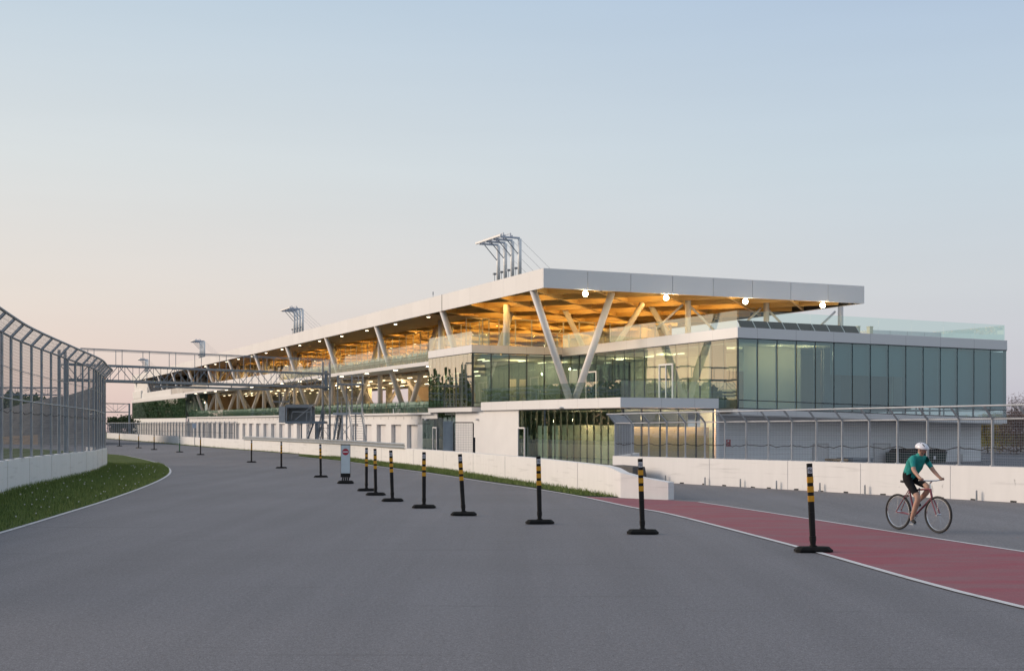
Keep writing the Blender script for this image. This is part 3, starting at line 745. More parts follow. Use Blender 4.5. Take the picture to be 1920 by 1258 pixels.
railing((A0 + 0.12, BB1 - 0.12), (A1, BB1 - 0.12), 7.64, 7.64, 0.95, 9)

# --- ground floor, near end
slab('wall', M['wallpaint'], a_at(973, 32.98), 81.0, 32.95, 33.3, -0.6, 3.252)
glazing((A0 + 0.25, 33.0), (a_at(973, 32.98) - 0.01, 33.0), -0.5, -0.5, 3.25, 3.25, 16, M['glass'], M['mull'], 0.022, 0.006)
glazing((A0 + 0.22, 33.05), (A0 + 0.22, 38.8), -0.5, -0.5, 3.25, 3.25, 5, M['glass'], M['mull'], 0.07, 0.003, transom=[3.0])
slab('corner_post', M['mull'], A0 + 0.2, A0 + 0.34, 32.98, 33.1, -0.5, 3.25)
# door in the front glazing
def door(p0, p1, z0, z1, mat, leafs=1, handle=True, fr=0.09, fmat=None):
    P0, P1 = Vector(p0), Vector(p1); d = P1 - P0; L = d.length; d.normalize(); nn = Vector((d.y, -d.x))
    if ((P0 + P1) / 2 - Vector((90, 45))).dot(nn) < 0: nn = -nn
    o = nn * 0.06; mb = MB(W)
    def q(t, z, k=0): v = P0 + d * t + o + nn * k; return (v.x, v.y, z)
    mb.bar(q(fr / 2, z0), q(fr / 2, z1), fr, 0.08, up=(nn.x, nn.y, 0)); mb.bar(q(L - fr / 2, z0), q(L - fr / 2, z1), fr, 0.08, up=(nn.x, nn.y, 0)); mb.bar(q(0, z1 + fr / 2), q(L, z1 + fr / 2), 0.08, fr)
    if leafs == 2: mb.bar(q(L / 2, z0), q(L / 2, z1), fr * 0.7, 0.07, up=(nn.x, nn.y, 0))
    dr = mb.build('door', fmat or M['panel'], bld)
    g = MB(W)
    g.hexa([q(fr, z0, -.02), q(L - fr, z0, -.02), q(L - fr, z0, -.005), q(fr, z0, -.005)], [q(fr, z1, -.02), q(L - fr, z1, -.02), q(L - fr, z1, -.005), q(fr, z1, -.005)]); g.build('leaf', mat, dr)
    if handle:
        h = MB(W); hz = z0 + 1.0
        h.tube(q(L / 2 + 0.12, hz - 0.2, 0.05), q(L / 2 + 0.12, hz + 0.25, 0.05), 0.02, n=6); h.build('handle', M['chrome'], dr)
    return dr
af = a_at(973, 32.98)
door((af - 0.05, 32.95), (af - 1.15, 32.95), -0.3, 2.05, M['glassdark'])
# doors of the terrace
door((a_at(1237.5, BB0), BB0), (a_at(1263.5, BB0), BB0), 3.82, 6.0, M['glassdark'], 2)
door((a_at(1100, BB0), BB0), (a_at(1120, BB0), BB0), 3.82, 5.9, M['glassdark'], 1)

# recessed ground floor wall below the end box with shutters and vent
AW = 62.7
bw = b_at(1839, AW)
mb = MB(W); mb.box(AW, AW + 0.2, 38.98, bw, -0.8, 2.9)
wl = mb.build('wall', M['siding'], bld)
mb = MB(W)
for k in range(9): mb.box(AW - 0.012, AW, 39.0, bw - 0.01, 0.35 + 0.28 * k, 0.36 + 0.28 * k)
mb.build('siding_groove', M['jamb'], bld)
MB(W).box(A0 + 0.3, AW + 0.2, 38.96, 39.15, -0.8, 3.2).build('wall', M['siding'], bld)
bx('soffit', M['jamb'], A0 + 0.02, AW, BB0 - 1.2, bw + 0.1, 2.87, 2.915, sb, sb)
for p0, p1, zt_ in ((1526, 1552, 1.95), (1640, 1668, 1.95)):
    mb = MB(W); b0, b1 = b_at(p0, AW - 0.05), b_at(p1, AW - 0.05); mb.box(AW - 0.05, AW - 0.001, b0, b1, -0.6, 1.15)
    d_ = mb.build('door', M['shutter'], bld)
    m2 = MB(W); m2.box(AW - 0.07, AW - 0.051, b0 - 0.06, b0, -0.6, 1.2); m2.box(AW - 0.07, AW - 0.051, b1, b1 + 0.06, -0.6, 1.2); m2.box(AW - 0.07, AW - 0.051, b0 - 0.06, b1 + 0.06, 1.2, 1.26); m2.build('frame', M['jamb'], d_)
mb = MB(W); b0 = b_at(1795, AW); mb.box(AW - 0.04, AW - 0.001, b0, b0 + 0.42, 0.1, 0.55)
for k in range(4): mb.box(AW - 0.06, AW - 0.041, b0 + 0.03, b0 + 0.39, 0.14 + 0.1 * k, 0.19 + 0.1 * k)
mb.build('vent', M['jamb'], bld)
# red two-symbol sign on the recessed wall
b0 = b_at(1360, AW); mb = MB(W); mb.box(AW - 0.045, AW - 0.014, b0, b0 + 0.33, 1.10, 1.50)
sg = thing('wall_sign', tuple(W(AW - 0.05, b0, 1.1)), 'small dark red square sign with two white symbols on grey wall', 'sign')
mb.build('plate', M['red'], sg)
mb = MB(W)
for (y0, y1, z0, z1) in ((0.12, 0.23, 1.36, 1.46), (0.06, 0.10, 1.30, 1.34)): mb.box(AW - 0.050, AW - 0.046, b0 + y0, b0 + y1, z0, z1)
mb.hexa([(AW - 0.050, b0 + 0.10, 1.15), (AW - 0.046, b0 + 0.10, 1.15), (AW - 0.046, b0 + 0.165, 1.23), (AW - 0.050, b0 + 0.165, 1.23)], [(AW - 0.050, b0 + 0.10, 1.19), (AW - 0.046, b0 + 0.10, 1.19), (AW - 0.046, b0 + 0.165, 1.27), (AW - 0.050, b0 + 0.165, 1.27)])
mb.hexa([(AW - 0.050, b0 + 0.165, 1.23), (AW - 0.046, b0 + 0.165, 1.23), (AW - 0.046, b0 + 0.23, 1.15), (AW - 0.050, b0 + 0.23, 1.15)], [(AW - 0.050, b0 + 0.165, 1.27), (AW - 0.046, b0 + 0.165, 1.27), (AW - 0.046, b0 + 0.23, 1.19), (AW - 0.050, b0 + 0.23, 1.19)])
mb.build('symbol', M['signwhite'], sg)

# ground floor under the pit box
aL, aR = a_at(792, 33.6), a_at(854, 33.6)
slab('wall', M['wallpaint'], 80.9, aR - 0.02, 33.6, 33.85, -0.6, 3.20)
glazing((aR, 33.62), (a_at(821, 33.6), 33.62), -0.5, -0.5, 3.19, 3.19, 4, M['glassdark'], M['mull'], 0.03, 0.004)
glazing((a_at(821, 33.6) + 0.02, 33.62), (aL, 33.62), -0.5, -0.5, 2.72, 2.72, 4, M['glassdark'], M['mull'], 0.03, 0.004)
slab('wall', M['wallpaint'], a_at(821, 33.6), aL, 33.56, 33.8, 2.73, 3.18)
door((a_at(813, 33.58), 33.58), (a_at(820.5, 33.58), 33.58), -0.3, 2.0, M['glassdark'])

# interior of the near end
slab('interior_floor', M['floor'], A0 + 0.5, A1 + 9, 40.4, 59.5, 3.26, 3.30)
slab('interior_floor', M['floor'], A1 + 0.2, 94, PB + 0.3, 52, 3.524, 3.55)
slab('ground_slab', M['floor'], A0 + 0.5, 92, 33.4, 52, -0.45, -0.40)
slab('ceiling', M['plaster'], A1 + 0.2, 106, PB + 0.4, 52, 7.05, 7.10)
slab('ceiling', M['plaster'], A0 + 0.4, A1, 40.5, 59.6, 6.98, 7.03)
slab('upper_deck', M['floor'], A1 + 0.12, AE - 1, 36.2, 57, 7.12, 7.24)
slab('upper_deck', M['floor'], A1 + 0.12, 92.6, PB + 0.2, 36.19, 7.12, 7.24)
slab('inner_wall', M['plaster'], 64.2, 64.3, 42.76, 46.85, 3.30, 6.97)
slab('inner_wall', M['plaster'], 69.0, 69.15, 46.9, 52.2, 3.30, 6.97)
slab('inner_wall', M['greyint'], 64.2, 64.35, 40.45, 41.55, 3.30, 6.97)
slab('inner_wall', M['timberwall'], 64.2, 64.3, 41.56, 42.75, 3.30, 5.5)
slab('inner_wall', M['greyint'], 69.0, 69.15, 52.4, 59.4, 3.30, 6.97)
slab('inner_wall', M['bayshade'], 62.2, 62.3, 46.9, 52.2, 3.30, 6.9)  # added dark slab standing in for the unlit opening, also blocks room light
slab('inner_wall', M['concrete'], 62.0, 62.1, 46.9, 48.1, 3.30, 6.9)
slab('inner_wall', M['dark'], 61.9, 62.0, 50.3, 50.9, 3.30, 6.2)  # added dark strip, deepens the shade in one bay
slab('inner_wall', M['plaster'], 62.0, 66.0, 51.9, 52.0, 3.30, 6.0)
slab('inner_wall', M['greyint'], A1 + 6, A1 + 6.15, PB + 3.5, 52, 3.55, 7.04)
slab('inner_wall', M['plaster'], 64.4, 84, 46.0, 46.1, 3.30, 6.97)
slab('inner_wall', M['plaster'], A1 + 5, A1 + 5.1, 35.5, 36.4, 3.55, 5.9)
slab('inner_wall', M['blind'], A1 + 4.4, A1 + 4.5, 37.9, 38.5, 3.55, 5.7)
slab('inner_wall', M['blind'], A1 + 4.4, A1 + 4.5, 38.8, 39.4, 3.55, 5.7)
slab('inner_wall', M['greyint'], 64, 92, 38.6, 38.8, -0.4, 3.25)
slab('inner_wall', M['plaster'], 64.5, af, 35.2, 35.35, -0.4, 2.3)
slab('inner_wall', M['greyint'], A0 + 0.5, 90, 33.6, 51, 3.12, 3.18)
for a0_, a1_ in ((af - 3.3, af - 1.9), (af - 4.9, af - 4.0)):
    slab('blind', M['plaster'], a0_, a1_, 33.45, 33.5, -0.4, 2.25)
slab('blind', M['blind'], A0 + 0.75, A0 + 0.8, 33.5, 38.8, -0.4, 2.22)
for k in range(15):
    b_ = BB0 + 1.32 * k
    if k >= 5: bx('blind', M[('blindgrey', 'blindgrey2', 'blindgrey', 'blindgrey3')[(k * 7) % 4]], A0 + 0.28, A0 + 0.31, b_ - 0.01, b_ + 1.33, 3.78 if k > 8 else 5.35, 7.1, sb if k > 8 else sn, sn)
# strip lights in the rooms
for (a_, b_, z_) in ((66, 42, 6.9), (66, 47, 6.9), (66, 51, 6.9), (72, 43, 6.9), (76, 43, 6.9), (80, 43, 6.9), (88, 36, 6.98), (87, 38.5, 6.98), (89, 41, 6.98), (86.5, 35, 6.98)):
    mb = MB(W); mb.box(a_ - 0.6, a_ + 0.6, b_ - 0.06, b_ + 0.06, z_, z_ + 0.05); mb.build('strip_light', M['striplamp'], bld)

# deck on top of the end box: dark tilted panels and pale screens
for k in range(8):
    b0 = b_at(1386 + 27.8 * k, 63.0); b1 = b_at(1386 + 27.8 * (k + 1) - 1.5, 63.0); z0 = 7.72 + sn * (b0 - BB0)
    t = thing('solar_panel', tuple(W(63, b0, z0)), 'dark tilted solar panels in a row behind the glass rail of the end terrace', 'solar panel', 'solar panels on the end terrace')
    mb = MB(W); mb.hexa([(62.6, b0, z0 + 0.05), (62.64, b0, z0 + 0.02), (62.64, b1, z0 + 0.02), (62.6, b1, z0 + 0.05)], [(63.15, b0, z0 + 0.72), (63.19, b0, z0 + 0.69), (63.19, b1, z0 + 0.69), (63.15, b1, z0 + 0.72)]); mb.build('panel', M['pv'], t)
    mb = MB(W); mb.bar((62.60, b1 + 0.02, z0 + 0.05), (63.15, b1 + 0.02, z0 + 0.72), 0.03, 0.04); mb.bar((63.15, b0 + 0.1, z0), (63.15, b0 + 0.1, z0 + 0.66), 0.04, 0.04); mb.build('frame', M['panel'], t)
for px0, px1, h, lab in ((1608, 1613, 0.62, 'narrow cream post beside the dark panels on the end terrace'), (1631, 1637, 0.64, 'narrow cream post standing before the pale screen on the end terrace')):
    b0, b1 = b_at(px0, 63), b_at(px1, 63); z0 = 7.70 + sn * (b0 - BB0)
    mb = MB(W); mb.box(63.0, 63.3, b0, b1, z0, z0 + h + 0.1); mb.box(62.98, 63.32, b0 - .02, b1 + .02, z0 + h + 0.1, z0 + h + 0.14); tag(mb.build('terrace_post', M['plaster']), lab, 'post')
t = thing('roof_unit', tuple(W(66, 53, 7.6)), 'long pale panelled roof unit behind the glass rail at the right end', 'roof unit')
b0, b1 = b_at(1636, 66), b_at(1765, 66); z0 = 7.58
mb = MB(W); mb.box(66, 69, b0, b1, z0, z0 + 0.85); mb.build('body', M['panel'], t)
mb = MB(W)
for k in range(1, 4): mb.box(65.99, 65.998, b0 + (b1 - b0) * k / 4 - 0.02, b0 + (b1 - b0) * k / 4 + 0.02, z0, z0 + 0.84)
mb.build('joint', M['jamb'], t)

# --- galleries along the pit front
AG0 = 92.82
slab('garage_wall', M['wallpaint'], a_at(465, 33.9), AE - 70, 34.6, 34.8, -0.6, 3.04)   # backing behind the far doors
# garage openings: 4.11 m module, white piers between recessed doors
mod = 4.1125; a = a_at(783, 33.62) + 0.02
mb = MB(W); mb.box(AG0 + 0.0, a, 33.62, 34.4, -0.6, 3.04); mb.build('pier', M['wallpaint'], bld)
k = 0; hdr = MB(W)
while a < 205:
    if k < 27:
        m1 = MB(W); m1.box(a + 2.62, a + mod, 33.62, 34.4, -0.6, 2.25); m1.build('pier', M['wallpaint'], bld)
        g = MB(W); g.box(a + 0.0, a + 2.62, 33.94, 34.0, -0.6, 2.25)
        for r_ in range(7): g.box(a + 0.02, a + 2.6, 33.93, 33.94, -0.1 + 0.33 * r_, 0.21 + 0.33 * r_)
        gd = g.build('garage_door', M['shutter'], bld)
        jb = MB(W); jb.box(a + 2.60, a + 2.619, 33.66, 33.92, -0.6, 2.245); jb.build('reveal', M['wallpaint'], gd)
    a += mod; k += 1
aend = a
hdr.box(AG0, aend, 33.62, 34.4, 2.255, 3.04); hdr.build('garage_lintel', M['wallpaint'], bld)
mb = MB(W); a_ = AG0 + 1
while a_ < 205: mb.box(a_, a_ + 0.04, 33.60, 33.62, 2.70, 2.90); a_ += 2.06
mb.build('bracket', M['greymetal'], bld)
slab('ledge', M['panel'], AG0, 206.5, 33.36, 36.0, 3.05, 3.20)
slab('gallery_floor', M['floor'], AG0, 208, 36.01, 52, 3.06, 3.18)
mb = MB(W); mb.box(AG0, AE - 1, 33.45, 36.3, 6.86, 7.15); mb.box(AG0, AE - 1, 33.38, 33.449, 6.86, 6.98); mb.box(AG0, AE - 1, 33.40, 33.449, 7.03, 7.15); mb.build('gallery_slab', M['panel'], bld)
railing((AG0 + 0.05, 33.47), (206, 33.47), 3.20, 3.20, 0.98, 60, M['glassgal'])
railing((AG0 + 0.05, 33.50), (143.5, 33.50), 7.15, 7.15, 0.95, 34, M['glassgal'])
slab('solid_parapet', M['panel'], 143.7, 190, 33.46, 33.56, 7.155, 8.08)
railing((190.2, 33.50), (224, 33.50), 7.15, 7.15, 0.95, 20)
slab('solid_parapet', M['panel'], 224.2, 262, 33.46, 33.56, 7.155, 8.08)
# gallery ceiling with warm slats, back wall
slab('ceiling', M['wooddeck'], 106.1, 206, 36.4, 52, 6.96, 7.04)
mb = MB(W); a_ = 94.0
while a_ < 204: mb.box(a_, a_ + 0.25, 36.6, 50, 6.62, 6.80); a_ += 1.37
mb.build('ceiling_slats', M['mullpale'], bld)
slab('back_wall', M['blind'], 93.5, 150, 51.0, 51.2, 3.2, 6.95)
slab('back_wall', M['greyint'], 150.2, 206, 46.0, 46.2, 3.2, 6.95)
mb = MB(W)
for a_ in [96 + 4.1 * q for q in range(27)]:
    for b_ in (38.5, 42.0, 46): mb.box(a_, a_ + 1.1, b_, b_ + 0.10, 6.52, 6.60)
mb.build('strip_light', M['striplamp'], bld)
for a_ in (100.5, 108, 117, 125, 133, 141, 149): slab('inner_wall', M['plaster'], a_, a_ + 0.9, 45.5, 46.0, 3.2, 6.6)

# --- upper storey: glazed rooms set back under the timber roof
glazing((94.5, 36.9), (94.5, 55.5), 7.26, 7.26, 10.75, 10.75, 13, M['glassclear'], M['mullpale'], 0.07, 0.003)
glazing((94.6, 38.9), (206, 38.9), 7.26, 7.26, 10.75, 10.75, 54, M['glassclear'], M['mullpale'], 0.07, 0.003)
door((94.45, b_at(1022, 94.5)), (94.45, b_at(1022, 94.5) + 2.2), 7.26, 9.7, M['glassclear'], 2, True, 0.1, M['mullpale'])
slab('back_wall', M['timberwall'], 96, 206, 56.4, 56.6, 7.26, 11.0)
for a_ in (110, 127, 143, 160, 176):
    slab('inner_wall', M['mullpale'], a_, a_ + 0.12, 41.5, 43.0, 7.26, 9.4)
    slab('inner_wall', M['timberwall'], a_ + 5, a_ + 9, 47.0, 47.2, 7.26, 9.6)
slab('back_wall', M['timberwall'], 206.1, 206.3, 36.5, 56, 3.3, 11.0)

# --- far end of the building
aF0, aF1 = 207.0, 276.0
slab('base_wall', M['wallpaint'], 207, AE, 33.3, 34.5, -1.5, 2.55)
slab('base_wall', M['wallpaint'], 206.6, AE - 4, 33.1, 33.29, 2.0, 3.05)
glazing((207, 33.2), (AE, 33.2), 3.06, 3.06, 6.30, 6.30, 40, M['glassdark'], M['mull'], 0.05, 0.006)
slab('parapet_band', M['panel'], 207, AE, 33.1, 33.36, 6.31, 6.86)
slab('inner_wall', M['greyint'], 207, AE, 36, 36.2, 3.06, 6.3)
glazing((206.8, 33.6), (206.8, 46), 3.2, 3.2, 6.85, 6.85, 8, M['glass'], M['mull'], 0.07, 0.003)
slab('end_wall', M['panel'], 255, AE, 33.6, 57, 7.2, 10.7)
slab('end_wall', M['panel'], 262.2, AE, 33.3, 33.59, 7.16, 8.6)

# chairs on the galleries
def chair_mesh():
    mb = MB()
    mb.m = 0
    mb.box(-0.22, 0.22, -0.22, 0.22, 0.42, 0.46)
    mb.hexa([(-0.22, 0.19, 0.50), (0.22, 0.19, 0.50), (0.22, 0.22, 0.50), (-0.22, 0.22, 0.50)], [(-0.21, 0.29, 0.92), (0.21, 0.29, 0.92), (0.21, 0.32, 0.92), (-0.21, 0.32, 0.92)])
    for x in (-0.19, 0.19):
        mb.bar((x, -0.19, 0), (x, -0.19, 0.42), 0.03); mb.bar((x, 0.24, 0), (x, 0.20, 0.55), 0.03)
        mb.bar((x, -0.2, 0.63), (x, 0.22, 0.63), 0.03)
    return mb
cm = chair_mesh().build('terrace_chair', M['chair'])
lab_u = 'pale green gallery chair behind the glass rail of the upper gallery'
lab_l = 'pale green gallery chair behind the glass rail of the lower gallery'
first = True; rest = []
for z_, lab, grp, a_end in ((7.17, lab_u, 'chairs on the upper gallery', 143), (3.21, lab_l, 'chairs on the lower gallery', 204)):
    for row, b_ in enumerate((34.25, 35.15)):
        a_ = AG0 + 0.6; cnt = 0
        while a_ < a_end:
            if random.random() < 0.93:
                lim = (78, 0) if z_ > 5 else (120, 60)
                if cnt < lim[row]:
                    o = cm if first else cm.copy()
                    if not first: C.objects.link(o)
                    first = False
                    o.location = W(a_, b_ + random.uniform(-.08, .08), z_); o.rotation_euler = (0, 0, TH - R(90) + random.uniform(-0.25, 0.25) + R(0))
                    tag(o, lab, 'chair', grp); cnt += 1
                else: rest.append((a_, b_, z_))
            a_ += 0.62
mb = MB()
base = chair_mesh()
for a_, b_, z_ in rest:
    p = W(a_, b_, z_); t = TH - R(90); ct, st = math.cos(t), math.sin(t); o = len(mb.v)
    mb.v += [Vector((p.x + v.x * ct - v.y * st, p.y + v.x * st + v.y * ct, p.z + v.z)) for v in base.v]
    mb.f += [[o + i for i in f] for f in base.f]; mb.mi += base.mi
if rest: tag(mb.build('chair_rows', M['chair']), 'back rows of pale green chairs further along the two galleries', 'chairs', kind='stuff')

# lamps under the roof edge, under the gallery slab and on the end fascia
def lamp(loc, w, d_, h, label, grp, mat, name='ceiling_lamp'):
    t = thing(name, tuple(loc), label, 'lamp', grp)
    mb = MB(); mb.box(-w / 2 - .03, w / 2 + .03, -d_ / 2 - .03, d_ / 2 + .03, 0.01, 0.05)
    mb.v = [v + Vector(loc) for v in mb.v]; mb.build('housing', M['greymetal'], t)
    mb = MB(); mb.box(-w / 2, w / 2, -d_ / 2, d_ / 2, -h, 0.005); mb.v = [v + Vector(loc) for v in mb.v]; mb.build('diffuser', mat, t)
    return t
l1 = l2 = None
for k in range(14):
    a_ = 94.4 + 8.2 * k
    for z_, lab, grp in ((10.70, 'small lit lamp fixed under the long roof edge above the upper gallery', 'lamps under the roof edge'), (6.84, 'small lit lamp fixed under the slab between the two galleries', 'lamps under the gallery slab')):
        if z_ < 8 and a_ > 204: continue
        p = W(a_, 33.75, z_ - 0.03)
        src = l1 if z_ > 8 else l2
        if src is None:
            t = lamp(p, 0.24 if z_ > 8 else 0.36, 0.15, 0.04, lab, grp, M['lamp'])
            t.rotation_euler = (0, 0, 0)
            if z_ > 8: l1 = t
            else: l2 = t
        else:
            c = copy_tree(src); c.location = p
for i, (px, lab) in enumerate(((1097.5, 'round lit floodlight under the end fascia nearest the roof corner and V column'), (1249, 'round lit floodlight under the end fascia, second along from the roof corner'), (1397.5, 'round lit floodlight under the end fascia above the end box corner'), (1542.5, 'round lit floodlight under the end fascia nearest the far roof tip'))):
    b_ = b_at(px, RA0 + 0.5); p = W(RA0 + 0.5, b_, 10.52)
    t = thing('floodlight', tuple(p), lab, 'floodlight', 'floodlights under the end of the roof')
    mb = MB(); mb.ball(p, 0.17, 14, 10); mb.build('lamp', M['flood'], t, True)
    mb = MB(); mb.tube(p + Vector((0, 0.05, 0.15)), p + Vector((0, 0.05, 0.36)), 0.03); mb.tube(p + Vector((0, .17, 0)), p + Vector((0, .30, 0)), 0.15, 0.08); mb.build('housing', M['greymetal'], t)
    l = bpy.data.lights.new('floodlight_glow', 'POINT'); l.energy = 120; l.color = (1, .8, .5); l.shadow_soft_size = 0.17
    lo = bpy.data.objects.new('floodlight_glow', l); C.objects.link(lo); lo.location = p - Vector((0, 0.45, 0.25))
# wall lights on the pit face
for a_, b_, z_, lab in ((a_at(1055, BT), BT, 3.32, 'small white wall light under the terrace slab edge'), (a_at(897, 33.6), 33.6, 2.65, 'small white wall light on the white wall beside the mesh gate'), (a_at(801, 33.6), 33.6, 2.65, 'small white wall light between the last garage and green glazing')):
    p = W(a_, b_ - 0.10, z_); mb = MB(); mb.ball(p, 0.13, 10, 6, (1.2, 0.8, 0.55)); mb.box(p.x, p.x + 0.1, p.y, p.y + 0.12, p.z, p.z + 0.05)
    tag(mb.build('wall_light', M['panel'], None, True), lab, 'wall light')

# warm room lights that the photograph shows burning, and added ones that light the blinds
def plight(loc, e, col, r=0.05, name='room_and_blind_light'):
    l = bpy.data.lights.new(name, 'POINT'); l.energy = e; l.color = col; l.shadow_soft_size = r
    o = bpy.data.objects.new(name, l); C.objects.link(o); o.location = loc
WO = (1.0, 0.62, 0.19); WY = (1.0, 0.80, 0.48)
SS = 8.225 / 7.44
def a_0(kk, q): return (kk + 2 * q) % 3 == 0
for kk in range(-6, 24):
    for q in range(-4, 5):
        if a_0(kk, q): continue
        b_ = 45.2 + 2.48 * q; a_ = 73.5 + 5.483 * (kk + 0.5) + SS * (b_ - 33.2)
        if a_ < 75.0 or a_ > 200: continue
        if a_ < 94.3:
            if b_ > 51 or b_ < 35 or (a_ < 78 and (b_ > 46 or kk % 2)): continue
            plight(W(a_, b_, 11.02), 120, WO, 0.12, 'ceiling_light')
        elif 39.3 < b_ < 56: plight(W(a_, b_, 11.0), 185, WO, 0.12, 'ceiling_light')
for k in range(13): plight(W(98.0 + 8.225 * k, 42.5, 9.4), 90, WO)
for k in range(9): plight(W(97 + 12.0 * k, 40.5, 6.3), 230, (1, .70, .36)); plight(W(100 + 12.0 * k, 47, 6.3), 260, (1, .70, .36))
for (a_, b_, e) in ((62.6, 44.0, 42), (62.6, 46.0, 42), (66, 43, 60), (74, 43, 150), (80, 43, 150), (87, 38, 110), (88, 42, 110)): plight(W(a_, b_, 6.5), e, WY)
for (a_, b_, e) in ((63.5, 34.3, 75), (66.5, 34.3, 70), (69.5, 34.3, 110), (A0 + 1.8, 36.5, 50)): plight(W(a_, b_, 2.7), e, (1, .66, .36))

for b_ in (33.9, 34.9, 35.9, 36.9, 37.8): plight(W(A0 + 0.5, b_, 2.7), 75, (1, .58, .30), 0.1)  # added lamps between glass and blind, brighten the blind's front

# ------------------------------------------------------------------ rooftop camera gantries
def gantry_frame(a0, label):
    t = thing('roof_gantry', tuple(W(a0, 33.7, 11.92)), label, 'roof gantry', 'steel gantries along the roof edge')
    zt_ = 14.45
    for i in range(4):
        a_ = a0 + 1.2 * i
        mb = MB(W); mb.tube((a_, 33.75, 11.93), (a_, 33.75, zt_), 0.13, 0.13, 10); mb.build('mast', M['galvbright'], t, True)
        mb = MB(W); mb.bar((a_, 33.75, zt_ + 0.05), (a_, 32.35, zt_ + 0.05), 0.10, 0.12); mb.build('arm', M['armgrey'], t)
        mb = MB(W); mb.tube((a_, 33.65, zt_ - 1.0), (a_, 32.75, zt_ - 0.02), 0.03, n=6); mb.build('strut', M['bluemetal'], t)
        mb = MB(W); mb.tube((a_, 33.80, zt_), (a_ - 0.3, 36.6, 11.9), 0.008, n=4); mb.build('stay', M['bluemetal'], t)
        mb = MB(W); mb.box(a_ - 0.22, a_ + 0.22, 33.5, 34.1, 11.925, 11.99); mb.tube((a_ + 0.3, 33.6, 11.93), (a_ + 0.3, 33.6, 12.5), 0.02, n=5); mb.box(a_ + 0.2, a_ + 0.4, 33.5, 33.7, 12.5, 12.62); mb.build('base_plate', M['bluemetal'], t)
    mb = MB(W); mb.bar((a0 - 0.1, 32.4, zt_ + 0.16), (a0 + 4.3, 32.4, zt_ + 0.16), 0.14, 0.12); mb.build('front_beam', M['galvbright'], t)
    mb = MB(W)
    for b_ in (32.7, 33.2): mb.bar((a0 - 0.05, b_, zt_ + 0.16), (a0 + 3.7, b_, zt_ + 0.16), 0.07, 0.08)
    for a_ in (a0, a0 + 1.2, a0 + 2.4, a0 + 3.6): mb.bar((a_, 32.6, zt_ + 0.02), (a_, 32.6, zt_ + 0.32), 0.06, 0.06); mb.bar((a_, 33.1, zt_ + 0.02), (a_, 33.1, zt_ + 0.32), 0.06, 0.06)
    mb.bar((a0, 32.6, zt_ + 0.32), (a0 + 3.6, 32.6, zt_ + 0.32), 0.05, 0.05); mb.bar((a0, 33.1, zt_ + 0.32), (a0 + 3.6, 33.1, zt_ + 0.32), 0.05, 0.05)
    mb.build('catwalk', M['armgrey'], t)
    return t
M['armgrey'] = pm('arm_grey', (0.50, 0.54, 0.62), 0.45, 0.0, 0.06, 3)
M['galvbright'] = pm('bright_steel', (0.88, 0.87, 0.85), 0.4, 0.0, 0.05, 3)
gantry_frame(76.7, 'steel four mast gantry on the roof edge nearest the roof corner')
gantry_frame(134.2, 'steel four mast gantry on the roof edge, second along from the roof corner')
gantry_frame(193.5, 'small distant steel gantry on the roof edge, third along from the roof corner')
gantry_frame(255.5, 'tiny most distant steel gantry at the far end of the roof edge')
mb = MB(W); aa = a_at(812, 33.8); mb.tube((aa, 33.8, 11.92), (aa, 33.8, 12.55), 0.015, n=5); mb.tube((aa, 33.8, 12.3), (aa, 33.8, 12.55), 0.04, n=6); tag(mb.build('antenna', M['bluemetal']), 'thin short antenna on the roof edge left of the corner gantry', 'antenna')

